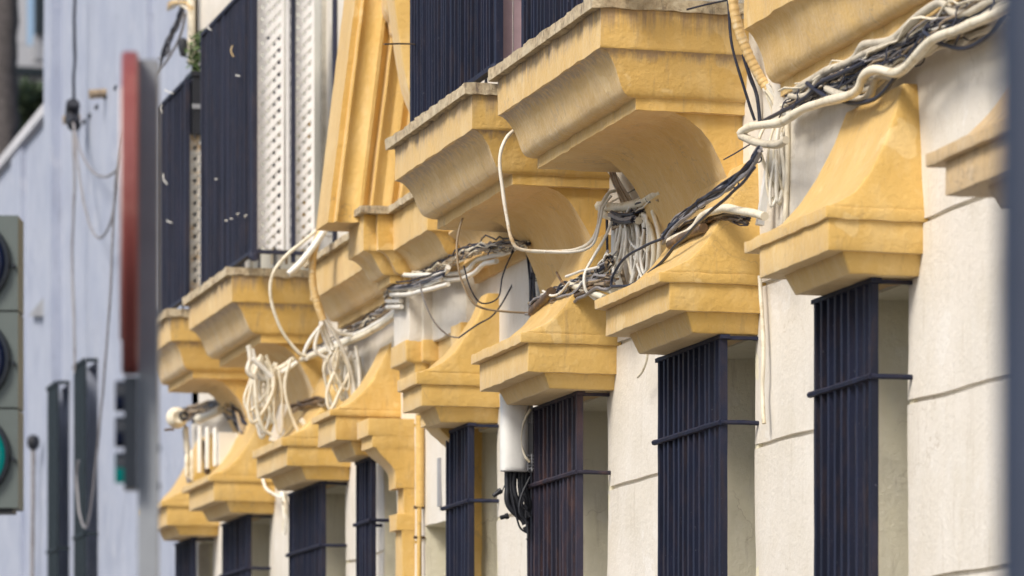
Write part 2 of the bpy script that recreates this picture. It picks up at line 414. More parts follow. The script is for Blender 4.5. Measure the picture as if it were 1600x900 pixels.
# ---------- balconies ----------
ZF, ZL = 3.055, 2.82         # fascia bottom, lip, above eye
def ogee(p0, p1, z0, z1, n=7):
    """cavetto and small bead between fascia and lip"""
    return [(p0 - (p0 - p1) * a, z0 - (z0 - z1) * b) for a, b in
            ((.02, .004), (.12, .03), (.22, .085), (.32, .18), (.41, .30), (.49, .44), (.55, .56), (.61, .66), (.68, .73), (.77, .775), (.88, .79), (.985, .795), (1, .81), (1, .995))]
COVE = [(.30, 0), (.235, .022), (.18, .065), (.135, .12), (.095, .19), (.06, .27), (.035, .36), (.022, .47)]
def balcony(w, fN, fF, lN, zf=ZF, zl=ZL, slabF=None, cove_far=.42, cove_near=.03, side=.05, ztop=.205, rail=None, label=None):
    Yn = yat(w); XF = xat(fN, Yn); p0 = L - XF; Yf = yat(fF, XF); p1 = L - xat(lN, Yn)
    W = L + .02; bm = bmesh.new(); prof = [(p0, zf + ztop - .045), (p0, zf)] + ogee(p0, p1, zf, zl)
    prof.append((p1 - .012, zl)); rs = []
    for p, z in prof:
        s = side * (p0 - p) / (p0 - p1)
        rs.append([(L - p, Yn + s, Z(z)), (L - p, Yf - s, Z(z)), (W, Yf - s, Z(z)), (W, Yn + s, Z(z))])
    rings(bm, rs)
    bal = plaster('balcony', bm, M['yellow_bal'], house, 0, .045, .0045, 'xyz', .0025)
    if label: bal['label'] = label
    bm = bmesh.new(); rs = []
    ya, yb = Yn + side + cove_near, Yf - cove_far
    for p, dz in COVE: rs.append([(L - p, ya, Z(zl - dz + .004)), (L - p, yb, Z(zl - dz + .004)), (W, yb, Z(zl - dz + .004)), (W, ya, Z(zl - dz + .004))])
    rings(bm, rs)
    plaster('cove_bracket', bm, M['yellow'], bal, 0, .04, .005)
    bm = bmesh.new(); e = .034
    box(bm, L - p0 - e, W, Yn - .012, Yf + e, Z(zf + ztop - .048), Z(zf + ztop))
    bevel(bm, .008); cuts(bm, .028, 'xyz')
    for v in bm.verts:
        q = noise.noise(v.co * 14); q2 = noise.noise(v.co * 45)
        if v.co.x < L - p0 + .01: v.co.x += q * .014 + q2 * .008; 
        if v.co.y < Yn + .01: v.co.y += q * .006
        if v.co.z < Z(zf + ztop - .02): v.co.z += q * .012 + q2 * .006
        else: v.co.z += q2 * .004
    link('slab_edge', bm, M['cap'], bal, 60)
    zt = Z(zf + ztop)
    if rail:
        mI = M[rail.get('mat', 'iron_pale')]
        X = L - p0 + rail.get('in', .07); y0 = yat(rail['N'], X); y1 = yat(rail['F'], X); top = Z(rail.get('top', 4.7))
        bm = bmesh.new(); n = int((y1 - y0) / .055)
        for k in range(n + 1):
            y = y0 + (y1 - y0) * k / n
            j = R.uniform(-.006, .006); box(bm, X - .010 + j, X + .010 + j, y - .0085, y + .0085, zt + .05, top)
        cuts(bm, .15, 'z'); rough(bm, .002, 7)
        for z in (zt + .04, top):
            box(bm, X - .018, X + .018, y0 - .02, y1 + .02, z, z + .022)
            box(bm, X + .0185, L + .01, y0 - .02, y0 + .012, z, z + .02)
            box(bm, X + .0185, L + .01, y1 - .012, y1 + .02, z, z + .02)
        for y in (y0, y1):
            box(bm, X - .016, X + .016, y - .0205, y + .0205, zt - .005, top + .001)
        for q in rail.get('posts', (.5,)):
            xx = X + (L - X) * q
            for y in (y0, y1): box(bm, xx - .012, xx + .012, y - .0125, y + .0125, zt - .005, top + .001)
        for k in range(int((L - X) / .1)):
            xx = X + .06 + k * .1; box(bm, xx - .006, xx + .006, y1 - .006, y1 + .006, zt + .05, top)
        rl = link('railing', bm, mI, bal, 30)
        bm = bmesh.new()
        for y in (y0 + .01, y1 - .01): lathe(bm, (X, y, zt), [(.012, 0), (.03, .006), (.036, .03), (.028, .05), (.015, .058)], 12)
        link('railing_foot', bm, M['iron_pale'], rl)
        return bal, X, y0, y1, zt, p0, Yn, Yf
    return bal, None, None, None, zt, p0, Yn, Yf
b1 = balcony(1170, 938, 778, 1000, rail=dict(N=975, F=822, mat='iron'))
b2 = balcony(957, 738, 617, 805, rail=dict(N=779, F=647, mat='iron'))
b3 = balcony(508, 362, 295, 410, cove_far=.35, rail=dict(N=397, F=318, top=4.90, posts=(.47, .97)))
b4 = balcony(406, 267, 226, 303, cove_far=.35, rail=dict(N=292, F=249))
# shallow moulded cornice nearest the camera (upper right)
def cornice(Yn, Yf, p0, p1, zf, zl, ztop, name='cornice', m='yellow'):
    bm = bmesh.new(); rs = []; W = L + .02
    for p, z in [(p0, zf + ztop), (p0, zf)] + ogee(p0, p1, zf, zl) + [(p1 - .01, zl)]:
        rs.append([(L - p, Yn, Z(z)), (L - p, Yf - .12 * (p0 - p), Z(z)), (W, Yf - .12 * (p0 - p), Z(z)), (W, Yn, Z(z))])
    rings(bm, rs); return plaster(name, bm, M[m], house, 0, .05, .007)
Yc = yat(1222); Xc = xat(1163, Yc)
cornice(7.5, Yc, L - Xc, .012, zat(46, Xc, Yc) - EYE, zat(152, L - .01, Yc) - EYE, .6)

# ---------- portal ----------
Yp = yat(1518 - 830); YpF = yat(1494 - 830); Yw_n = yat(1577 - 830); Yw_f = yat(1385 - 830)
def tier(segs, prof_fn, name, m, parent=None, step=.04):
    """a stepped moulding: segs = [(y0, y1, p)], each lofted through prof_fn(p) -> [(p, z)]"""
    bm = bmesh.new(); W = L + .02
    for y0, y1, p in segs:
        rs = []
        for q, z in prof_fn(p):
            s = max(0, (p - q)) * .25
            rs.append([(L - q, y0 + s, Z(z)), (L - q, y1 - s, Z(z)), (W, y1 - s, Z(z)), (W, y0 + s, Z(z))])
        rings(bm, rs)
    return plaster(name, bm, M[m], parent or house, .006, step, .005)
pc = L - xat(568, Yp); pm = L - xat(587.5, Yp); pw = L - xat(611.5, Yp)
segs = [(Yp, YpF + .02, pc), (Yp - .045, YpF + .07, pm), (Yw_n, Yw_f, pw)]
def pr(p):
    return [(p, 3.16), (p, 2.965)] + [(p - .155 * a, 2.965 - .165 * b) for a, b in ((.02, .004), (.14, .03), (.26, .09), (.38, .2), (.5, .36), (.6, .52), (.68, .64), (.78, .72), (.98, .74), (1, .76), (1, .99))]
pcor = tier(segs, pr, 'portal_cornice', 'yellow')
# its weathered slab edge
bm = bmesh.new()
for y0, y1, p in [(Yp - .07, YpF + .05, pc + .03), (Yw_n - .03, Yw_f + .03, pw + .035)]:
    box(bm, L - p, L + .02, y0, y1, Z(3.158), Z(3.195))
bevel(bm, .008); cuts(bm, .03, 'xyz'); rough(bm, .006, 12, .004, 40)
link('slab_edge', bm, M['cap'], pcor, 60)
# white frieze with strips, then the ochre architrave steps
tier([(Yp, YpF + .02, .17), (Yp - .02, YpF + .05, .10), (Yw_n + .05, Yw_f, .05)], lambda p: [(p, 2.81), (p, 2.49)], 'frieze', 'cream')
for sg_ in ([(Yp, YpF + .03, .185), (Yp - .04, YpF + .06, .105)], [(Yw_n, Yw_n + .20, .095)]): tier(sg_, lambda p: [(p, 2.50), (p, 2.385), (p - .045, 2.375), (p - .05, 2.30), (max(p - .08, .02), 2.29), (max(p - .085, .015), 2.22)], 'architrave', 'yellow')
tier([(Yw_n, Yp - .02, .02)], lambda p: [(p, 2.50), (p, 2.36)], 'architrave', 'yellow')

bm = bmesh.new(); rs = []; W_ = L + .02
for p, z in ((.16, 2.96), (.16, 2.945), (.12, 2.92), (.09, 2.87), (.075, 2.80), (.10, 2.785), (.10, 2.745), (.03, 2.74), (.02, 2.70)):
    rs.append([(L - p, yat(845), Z(z)), (L - p, Yw_n - .002, Z(z)), (W_, Yw_n - .002, Z(z)), (W_, yat(845), Z(z))])
rings(bm, rs); plaster('string_course', bm, M['yellow'], house, .003, .05, .004)
def pilaster(w, f_px, zt):
    Yn = yat(w); u = lambda px: L - xat(px, Yn)
    P = [.264, .24, .105, .06, .10, .07]
    z = [zt - d for d in (0, .093, .158, .311, .378, .518, .608)]
    prof = [(P[0], z[0]), (P[0], z[1]), (P[1], z[1] - .002), (P[1], z[2])]
    for k in range(6):
        t = k / 5; prof.append((P[1] - .02 - .115 * math.sin(t * math.pi / 2) ** 1.3, z[2] - .003 - (z[2] - z[3]) * (t ** .9) * .98))
    prof += [(P[2], z[3] - .001), (P[2], z[4]), (P[3], z[4] - .001), (P[3], z[5]), (P[4], z[5] - .001), (P[4], z[6]), (P[5], z[6] - .001), (P[5], .1 - EYE)]
    bm = bmesh.new(); W = L + .02; rs = []; wf = .16
    for p, zz in prof:
        s = (p - P[5]) * .55
        rs.append([(L - p, Yn - .0 - s * .1, Z(zz)), (L - p, Yn + wf + s, Z(zz)), (W, Yn + wf + s, Z(zz)), (W, Yn - s * .1, Z(zz))])
    rings(bm, rs)
    return plaster('pilaster', bm, M['yellow'], house, .005, .06, .004)
pilaster(648, 550, 2.138)
pilaster(747, 700, 2.138)
# tall flared ochre surround over the portal
def flared():
    Yb = yat(1508 - 830); bm = bmesh.new()
    sec = [(0, 0), (.062, .0), (.066, -.034), (.080, -.036), (.12, -.022), (.20, -.018), (.26, -.030), (.30, -.044), (.335, -.044), (.37, -.028), (.40, -.018), (.415, -.018), (.419, -.052), (.435, -.054),
           (.48, -.038), (.55, -.032), (.60, -.044), (.64, -.046), (.68, -.032), (.715, -.028), (.719, -.062), (.735, -.064), (.80, -.050), (.90, -.052), (1, -.05)]
    rs = []
    for py in (352, 240, 120, 0, -150, -330):
        z = zat(py, 4.8, Yb); xa = xat(513 + (345 - py) * .122, Yb); xb = xa + .50
        ring = [(xa + .50 * t, Yb + d * 1.25, z) for t, d in sec] + [(xb, Yb + .30, z), (xa, Yb + .30, z)]
        rs.append(ring)
    rings(bm, rs)
    cuts(bm, .06, 'z'); rough(bm, .002, 5, .001, 30)
    link('portal_surround', bm, M['yellow'], house, 38)
    # pale corbel tapering down to the wall
    bm = bmesh.new(); Yq = yat(720)
    xa, xb = xat(616, Yq), xat(700, Yq)
    rs = []
    for py, px in ((-160, 596), (0, 616), (70, 626), (130, 636), (160, 646), (190, 662), (215, 690)):
        z = zat(py, 4.7, Yq); x = xat(px, Yq)
        rs.append([(x, Yq, z), (x, Yq + .16, z), (L + .02, Yq + .16, z), (L + .02, Yq, z)])
    rings(bm, rs); plaster('corbel', bm, M['yellow'], house, .006, .05, .004)
    bm = bmesh.new(); Yq = yat(1512 - 830)
    rs = []
    for py, px, q in ((-100, 592, 0), (20, 596, 0), (32, 602, .01), (36, 606, .02), (55, 608, .02)):
        z = zat(py, 4.7, Yq); x = xat(px, Yq)
        rs.append([(x, Yq - .16 + q, z), (x, Yq + .0, z), (L, Yq + .0, z), (L, Yq - .16 + q, z)])
    rings(bm, rs); plaster('corbel', bm, M['yellow'], house, .006, .05, .004)
flared()
# upper floor balcony doors behind the railings, plain strips on the wall
for a_, c_ in ((1340, 1225), (1780, 1700), (2000, 1870)):
    y0, y1 = yat(a_ - 830), yat(c_ - 830)
    bm = bmesh.new()
    for p, q in ((y0, y0 + .06), (y1 - .06, y1)): box(bm, L - .03, L + .01, p, q, Z(3.2), Z(5.6))
    box(bm, L - .031, L + .01, y0 + .0, y1, Z(5.6), Z(5.7))
    fr = link('balcony_door', bm, M['frame'], house)
    bm = bmesh.new(); box(bm, L - .012, L + .01, y0 + .06, y1 - .06, Z(3.2), Z(5.6)); link('shutter_leaf', bm, M['shutterpale'], fr, 0)

# ---------- things on the balconies ----------
def lattice(name, x0, x1, y, z0, z1, m, label, pitch=.072):
    bm = bmesh.new(); w = x1 - x0; h = z1 - z0; sw = .0185
    for s, dy in ((1, 0), (-1, .007)):
        k = -int(h / pitch) - 1
        while k * pitch < w + h:
            # line: u = k*pitch + s*v (u across, v up)
            c0 = k * pitch
            if s > 0: v0 = max(0, -c0); v1 = min(h, w - c0); f = lambda v: c0 + v
            else: v0 = max(0, c0 - w); v1 = min(h, c0); f = lambda v: c0 - v
            if v1 - v0 > .01:
                a, b_ = (f(v0), v0), (f(v1), v1)
                d = Vector((b_[0] - a[0], b_[1] - a[1])).normalized(); n = Vector((-d.y, d.x)) * sw
                q = [(a[0] + n.x, a[1] + n.y), (a[0] - n.x, a[1] - n.y), (b_[0] - n.x, b_[1] - n.y), (b_[0] + n.x, b_[1] + n.y)]
                vs = [bm.verts.new((x0 + min(max(u, 0), w), y + dy + e, z0 + min(max(v, 0), h))) for e in (0, .006) for u, v in q]
                for fc in ((0,1,2,3),(7,6,5,4),(0,4,5,1),(1,5,6,2),(2,6,7,3),(3,7,4,0)):
                    try: bm.faces.new([vs[i] for i in fc])
                    except ValueError: pass
            k += 1
    for a, b_, c, d in ((x0 - .004, x0 + .014, z0, z1), (x1 - .014, x1 + .004, z0, z1)): box(bm, a, b_, y - .004, y + .016, c, d)
    return tag(link(name, bm, m, None, 0), label, 'lattice panel', 'plastic lattice panels tied to the balcony railings')
_, X3, y03, y13, zt3, p3, Yn3, Yf3 = b3
yy = y03 + .02
xm = xat(444, y03); xm2 = xat(448, y03)
lattice('lattice_panel', X3 + .018, xm - .002, yy, zt3 + .07, Z(4.86), M['lattice'], 'tall white diagonal lattice panel beside the dark railing corner, left of the middle post')
lattice('lattice_panel', xm2 + .004, xat(491, y03), yy, zt3 + .07, Z(4.86), M['lattice'], 'tall white diagonal lattice panel between the middle post and the house wall')
_, X4, y04, y14, zt4, p4, Yn4, Yf4 = b4
lattice('lattice_panel', X4 + .018, X4 + .22, y04 + .02, zt4 + .02, zat(208, X4, y04), M['lattice_old'], 'rust-stained lattice panel on the farthest balcony under the black box')
# black planter box and plant
za, zb = zat(210, X4, y04), zat(113, X4, y04)
pb = empty('planter_box', (X4 + .13, y04, za), 'black planter box hung on the farthest balcony above the stained lattice', 'planter')
bm = bmesh.new(); box(bm, X4 + .03, X4 + .27, y04 - .05, y04 + .16, za, zb - .03); box(bm, X4 + .018, X4 + .282, y04 - .06, y04 + .17, zb - .03, zb); bevel(bm, .005)
link('box_body', bm, M['dark'], pb)
bm = bmesh.new(); box(bm, X4 + .025, X4 + .275, y04 - .056, y04 - .051, za + .16, za + .19); link('strap', bm, M['grey'], pb)
def leaves(bm, c, r, n, s, rnd):
    for _ in range(n):
        d = Vector((rnd.gauss(0, 1), rnd.gauss(0, 1), rnd.gauss(0, 1))).normalized() * (rnd.random() ** .5)
        p = Vector(c) + Vector((d.x * r[0], d.y * r[1], d.z * r[2]))
        a = Vector((rnd.gauss(0, 1), rnd.gauss(0, 1), rnd.gauss(0, 1))).normalized(); b_ = a.orthogonal().normalized(); b_ = (b_ + a.cross(b_) * rnd.uniform(-1, 1)).normalized()
        l = s * rnd.uniform(.6, 1.4); w = l * .35
        bm.faces.new([bm.verts.new(p - a * l), bm.verts.new(p + b_ * w), bm.verts.new(p + a * l), bm.verts.new(p - b_ * w)])
pl = empty('potted_plant', (X4 + .13, y04 + .05, zb), 'bushy green plant growing out of the black planter box', 'plant')
bm = bmesh.new(); leaves(bm, (X4 + .14, y04 + .05, zb + .13), (.14, .14, .17), 620, .024, R)
leaves(bm, (X4 + .09, y04 + .05, zb + .22), (.05, .05, .05), 60, .018, R); link('foliage', bm, M['leaf'], pl, 0)
bm = bmesh.new(); bar(bm, (X4 + .13, y04 + .05, zb - .02), (X4 + .11, y04 + .05, zb + .15), .006); link('stem', bm, M['cb'], pl)
# bucket, poles and pot on the balcony with the lattice
bm = bmesh.new(); c = on_w(524, 373, 1345 - 830); c.y = y03 + .16
c.x = xat(522, c.y); lathe(bm, (c.x - .07, c.y, zt3), [(.075, 0), (.085, .01), (.095, .17), (.102, .175), (.102, .19), (.09, .192), (.085, .12)], 20)
tag(link('bucket', bm, M['pvc'], None), 'white bucket on the balcony floor behind the lattice', 'bucket')
bk = empty('broom_handles', (X3 + .2, y03 + .1, zt3), 'cream poles leaning behind the lattice on the balcony', 'poles')
for k in range(5):
    bm = bmesh.new(); x = X3 + .13 + .045 * k; bar(bm, (x, y03 + .12, zt3), (x + .06, y03 + .16, zt3 + .9), .009); link('pole', bm, M[('cc','cw','cb','cc','tape')[k]], bk)
# zip ties and scraps caught on the railings
def scrap(px, py, X, l, ang, m, label):
    p = on_x(px, py, X - .025); bm = bmesh.new(); d = Vector((0, -math.cos(ang), math.sin(ang))) * l
    tube(bm, spline([p - d, p + Vector((-.012, 0, 0)), p + d], 4), .0035, 6)
    tag(link('cable_tie', bm, m, None), label, 'cable tie', 'ties on the balcony railings')
for px, py, l, a_, nm in ((372,118,.06,2.9,'near the top of the tall dark railing'), (328,44,.05,2.7,'at the upper corner of the tall railing'), (364,80,.04,2.0,'upper middle of the tall railing, orange'),
        (339,280,.012,0,'single white dot midway down the tall railing'), (355,345,.012,0,'left white dot of the row low on the tall railing'), (363,342,.012,0,'second white dot of the row low on the tall railing'),
        (373,335,.018,.3,'third white knot low on the tall railing'), (385,338,.018,.3,'white knot beside the railing corner low down')):
    scrap(px, py, X3, l, a_, M['tape'] if 'orange' in nm else M['cw'], 'small tie ' + nm)
for px, py, l, a_, nm in ((264,143,.16,-.25,'long white strap near the top of the farthest railing'), (258,280,.09,2.6,'slanting white strap midway on the farthest railing'), (265,346,.10,2.9,'lowest white strap on the farthest railing'), (253,170,.03,1.9,'short white tie under the top strap of the farthest railing')):
    scrap(px, py, X4, l, a_, M['cw'], nm)
# mauve roller slats closing the near side of the middle balcony
_, X2, y02, y12, zt2, p2, Yn2, Yf2 = b2
bl = empty('roller_blind', (X2 + .2, y02, zt2), 'mauve slatted blind on the side of the balcony beneath the large weathered slab', 'blind')
bm = bmesh.new(); n = 9
for k in range(n): box(bm, X2 + .02 + k * .055, X2 + .02 + k * .055 + .050, y02 + .02, y02 + .03, zt2 + .02, Z(4.6))
link('slats', bm, M['pink'], bl)
bm = bmesh.new(); box(bm, X2 + .018, X2 + .52, y02 + .016, y02 + .034, zt2 + .35, zt2 + .36); link('tie_bar', bm, M['iron'], bl)
_, X1, y01, y11, zt1, p1_, Yn1, Yf1 = b1
bm = bmesh.new(); rs = []
for k in range(7): rs.append([(X1 + .03 + .012 * math.sin(k * 1.7 + j), yat(838, X1) - .05 + .06 * j, zt1 + .02 + .11 * k) for j in range(4)] + [(X1 + .05 + .012 * math.sin(k * 1.3 + j), yat(838, X1) - .05 + .06 * j, zt1 + .02 + .11 * k) for j in range(3, -1, -1)])
rings(bm, rs); tag(link('hanging_cloth', bm, M['teal'], None), 'teal cloth hung behind the railing of the nearest balcony', 'cloth')
# thin iron spikes sticking out of the balconies
def rod(name, a, b_, r, m, label, cat):
    bm = bmesh.new(); tube(bm, spline([a, (a + b_) / 2 + Vector((0, 0, .002)), b_], 3), r, 6); tag(link(name, bm, m, None), label, cat)
rod('iron_spike', on_x(648, 69, X2 - .01), on_w(600, 69, 957), .004, M['tar'], 'thin rusty spike sticking out of the corner of the dark railing', 'spike')
rod('iron_spike', on_w(1138, 0, 1185), on_w(1073, 15, 1185), .004, M['ck'], 'thin dark spike crossing the side of the large balcony', 'spike')

# ---------- cables ----------
def P(p, mode, v):
    px, py = p[0], p[1]; vv = p[2] if len(p) > 2 else v
    return on_x(px, py, vv) if mode == 'x' else on_w(px, py, vv)
def cable_bm(pts, mode, v, r, wob=.0, seg=7, sub=8):
    q = spline([P(p, mode, v) for p in pts], sub)
    if wob:
        off = Vector((R.uniform(-99, 99), R.uniform(-99, 99), 0))
        q = [p + noise.noise_vector(p * 6 + off) * wob for p in q]
    bm = bmesh.new(); n = len(q); f1 = R.uniform(0, 9)
    tube(bm, q, r, seg, lambda t: 1 + .05 * math.sin(t * n * .37 + f1) + .04 * math.sin(t * n * .91 + f1)); return bm
def cable(pts, r, m, label, mode='x', v=4.93, wob=.004, name='cable', cat='cable', parent=None):
    if m == 'tape':                                     # wrapped in overlapping turns of tape
        q = spline([P(p, mode, v) for p in pts], 30); bm = bmesh.new()
        tube(bm, q, r, 12, lambda t: 1 + .10 * ((t * len(pts) * 4.3) % 1) + .05 * noise.noise(Vector((t * 30, 0, 0))))
        o = link(name, bm, M[m], parent, 60)
    else: o = link(name, cable_bm(pts, mode, v, r, wob), M[m], parent, 60)
    if not parent: tag(o, label, cat)
    return o
def bundle(pts, n, rad, spread, mats, label, mode='x', v=4.93, ties=0, wob=.02, extra=None, name='cable_bundle'):
    n = int(n * 1.5) if n > 5 else n
    p0 = P(pts[len(pts) // 2], mode, v); root = empty(name, p0, label, 'cable bundle')
    q0 = [P(p, mode, v) for p in pts]
    for i in range(n):
        off = Vector((-abs(R.gauss(0, spread * .6)), R.gauss(0, spread), R.gauss(0, spread)))
        q = [p + off + Vector((R.gauss(0, 1) * .5, R.gauss(0, 1), R.gauss(0, 1))) * spread * .5 for p in q0]
        q = spline(q, 7); s = Vector((R.uniform(-50, 50),) * 3)
        q = [p + noise.noise_vector(p * 7 + s) * wob for p in q]
        bm = bmesh.new(); tube(bm, q, rad * R.choice((.5, .65, .8, 1, 1.2)), 6); link('cable', bm, M[R.choice(mats)], root, 60)
    sp = spline(q0, 6)
    for k in range(ties):
        p = sp[int((k + .5) / ties * (len(sp) - 1))]; d = (sp[min(len(sp)-1, int((k + .5) / ties * (len(sp) - 1)) + 1)] - p).normalized()
        bm = bmesh.new(); u = d.orthogonal().normalized(); w = d.cross(u); rr = spread * 1.4 + rad
        ring = [p + (u * math.cos(a) + w * math.sin(a)) * rr for a in [2*math.pi*j/14 for j in range(14)]]; ring.append(p + u * rr * 2.2)
        tube(bm, ring, .003, 5); link('cable_tie', bm, M['ck'], root, 60)
    for e in extra or []:
        cable(e[0], e[1], e[2], None, e[3] if len(e) > 3 else mode, e[4] if len(e) > 4 else v, e[5] if len(e) > 5 else .004, parent=root)
    return root
def loops(x0, x1, ytop, ybot, n, mode, v, rad, mats, root, wmin=10, wmax=34):
    for i in range(n):
        a = R.uniform(x0, x1 - wmin); w = R.uniform(wmin, min(wmax, x1 - a)); h = (ybot - ytop) * R.uniform(.55, 1.05); t = R.uniform(-8, 8); k = R.uniform(-16, 16); e = R.uniform(.0, .5)
        pts = [(a + w * .4, ytop + t), (a + R.uniform(-5, 5), ytop + h * .3), (a + k * .6, ytop + h * .75), (a + w * .4 + k, ytop + h), (a + w * .9 + k * .7, ytop + h * R.uniform(.7, .85)), (a + w + R.uniform(-6, 6), ytop + h * .35), (a + w * .6, ytop + t + h * e * .3)]
        vv = v + (R.uniform(-.03, .02) if mode == 'x' else R.uniform(-6, 6))
        link('cable', cable_bm(pts, mode, vv, rad * R.uniform(.55, 1.2), .010), M[R.choice(mats)], root, 60)

# run along the wall at the upper right
bundle([(1228,172), (1300,132), (1380,90), (1450,52), (1520,22), (1590,-5)], 12, .006, .020, ['cc','cg','ck','cb','cw'], 'tangled cable run tied along the wall under the nearest cornice', v=4.95, ties=8, wob=.025)
bundle([(1240,158), (1320,122), (1400,84), (1470,44), (1530,14), (1600,-12)], 16, .0045, .024, ['ck','cg','cb','ck','cc'], 'thin dark wires woven through the pipe run at the upper right', v=4.925, ties=6, wob=.03)
bundle([(1300,150), (1360,125), (1430,88), (1490,60), (1560,22)], 9, .010, .018, ['cd','cd','cb','cc'], 'dirty cream cables hugging the underside of the pipe run', v=4.94, ties=3, wob=.02)
for pts, r, m, lb in (
   ([(1243,140),(1290,112),(1330,95),(1350,70),(1392,62),(1440,22),(1470,4),(1492,20),(1520,18),(1545,4),(1590,-10)], .0155, 'cd', 'thick white pipe uppermost in the run under the nearest cornice'),
   ([(1235,150),(1262,148),(1285,118),(1335,92),(1400,60),(1450,14),(1500,-20),(1540,-60)], .0130, 'cd', 'second cream pipe just below the uppermost one of the run'),
   ([(1158,208),(1175,198),(1222,190),(1252,172),(1290,158),(1335,145),(1350,118),(1370,108),(1408,112),(1452,66),(1500,45),(1560,20),(1620,-15)], .0175, 'cc', 'thick cream pipe bending down round the hanging loops, lowest of the run'),
   ([(1292,138),(1312,148),(1340,156),(1358,150),(1372,120),(1400,118),(1425,98)], .0155, 'cd', 'short white elbow pipe above the tip of the nearest hood'),
   ([(1420,100),(1460,68),(1482,52),(1520,38),(1570,5),(1630,-40)], .0155, 'cd', 'white pipe rising to the dark post at the right'),
   ([(1158,212),(1178,222),(1212,226),(1228,218)], .0165, 'cd', 'short pipe folded back beneath the pipe end by the hanging loops')):
    cable(pts, r, m, lb, v=4.905 if 'loops' not in lb else 4.86, name='conduit_pipe', cat='pipe', wob=.003)
for pts, lb in (([(1190,190),(1240,165),(1262,150),(1285,128),(1320,112),(1350,98)], 'black cable wound over the left end of the pipe run'),
   ([(1262,130),(1290,150),(1335,162),(1370,152),(1400,120),(1432,70),(1450,40)], 'black cable sagging beneath the white elbow pipe'),
   ([(1445,50),(1470,68),(1510,75),(1545,55),(1570,22)], 'blue-black cable sagging near the dark post')):
    cable(pts, .0085, 'ck', lb, v=4.89)
# taped conduit and the hanging loops of the nearest gap
cable([(1143,-20,1196),(1150,30,1196),(1165,75,1196),(1186,118,1197),(1204,145,1200)], .0195, 'tape', 'thick tape-wrapped beige conduit coming down beside the large balcony', 'w', 1196, name='conduit_pipe', cat='pipe')
cable([(1137,-10),(1143,60),(1160,130),(1180,188)], .006, 'ck', 'straight black cable hanging left of the tape-wrapped conduit', 'w', 1192)
cable([(1162,85),(1172,120),(1182,150),(1188,195)], .008, 'ck', 'short black cable just under the tape-wrapped conduit', 'w', 1193)
r1 = bundle([(1200,140),(1212,170),(1225,205)], 6, .008, .014, ['cw','cc'], 'cream cables fanning out and looping down from the tape-wrapped conduit', 'w', 1205, wob=.01)
loops(1186, 1252, 190, 350, 11, 'w', 1222, .0085, ['cc','cc','cw'], r1)
for x in (1238, 1246, 1228): link('cable', cable_bm([(x,175),(x+4,240),(x+2,300),(x-2,350)], 'w', 1235, .010, .006), M['cc'], r1, 60)
bm = bmesh.new(); q = [on_w(1206,235,1215), on_w(1187,352,1215)]; tube(bm, q, .020, 4)
tag(link('cable_trunking', bm, M['pvc'], None, 30), 'white square trunking slanting down behind the cream loops nearest the right', 'trunking')
# black bundle sweeping from the loops to the hood below
bundle([(1188,235),(1172,262),(1140,290),(1095,318),(1060,345),(1038,372)], 9, .0065, .010, ['ck','ck','cg'], 'black cable bundle sweeping down the edge of the large balcony bracket', v=4.80, ties=4, wob=.012)
bundle([(1170,345),(1130,338),(1090,348),(1050,372)], 8, .006, .010, ['cb','tar','cg','ck'], 'dirty brown cable clump lying on the second hood', v=4.84, wob=.018)
cable([(1195,338),(1160,330),(1128,326),(1100,336),(1082,358),(1045,378)], .0175, 'cc', 'thick cream pipe bending over the top of the second hood', v=4.80, name='conduit_pipe', cat='pipe')
cable([(1048,382),(1075,366),(1100,356)], .0210, 'tar', 'rusty brown pipe stub on the crest of the second hood', v=4.80, name='conduit_pipe', cat='pipe')
cable([(955,447),(958,430),(972,408),(1000,388),(1036,372)], .006, 'ck', 'thin black cable arching over the hood in front of the white trunking', v=4.76)
cable([(956,448),(985,445),(1020,422),(1060,380),(1100,340),(1150,295),(1180,262)], .0065, 'ck', 'black cable following the crest of the second hood', v=4.75)
cable([(1187,432),(1190,480),(1193,560),(1191,610),(1194,662)], .0085, 'cc', 'dirty cream cable hanging down the pier beside the widest grille', v=4.965)
cable([(1012,530),(1011,560),(1005,580),(997,590)], .006, 'cc', 'short cream cable end sticking out under the second hood', v=4.93)
cable([(1130,250),(1155,236),(1178,222)], .003, 'ck', 'thin wire stretched from the balcony bracket to the pipe end', 'w', 1195)
# vertical bundle behind the large balcony bracket
bundle([(1030,300),(1005,320),(985,340),(960,350)], 10, .006, .016, ['ck','cg','cb','cw'], 'knot of dark and grey cables in the gap beside the large bracket', v=4.93, wob=.03, ties=3)
bundle([(952,236),(962,285),(985,325),(1000,345)], 9, .005, .010, ['cb','cb','cg'], 'frayed brown cables dropping from the balcony into the gap', v=4.93, wob=.008)
bundle([(988,228),(1000,262),(1012,290),(1030,318)], 8, .006, .014, ['cb','cg','ck','cc'], 'dirty cables pressed against the large bracket edge', v=4.95, wob=.02)
cable([(935,240),(950,262),(968,290),(992,330),(1005,345)], .015, 'cw', 'white pipe slanting down into the cable knot', v=4.95, name='conduit_pipe', cat='pipe')
cable([(936,322),(960,324),(985,322),(1010,312),(1035,298)], .022, 'cc', 'thick cream pipe end above the white trunking', v=4.92, name='conduit_pipe', cat='pipe')
cable([(942,330),(948,338),(975,338),(998,345)], .017, 'cc', 'lower cream pipe folded beneath the thick pipe end', v=4.91, name='conduit_pipe', cat='pipe')
r3 = bundle([(1012,335),(1016,380),(1012,430),(1006,460)], 4, .012, .012, ['cc','cb','cc'], 'vertical dirty cream cables down the wall above the second hood', v=4.96, wob=.008, ties=2)
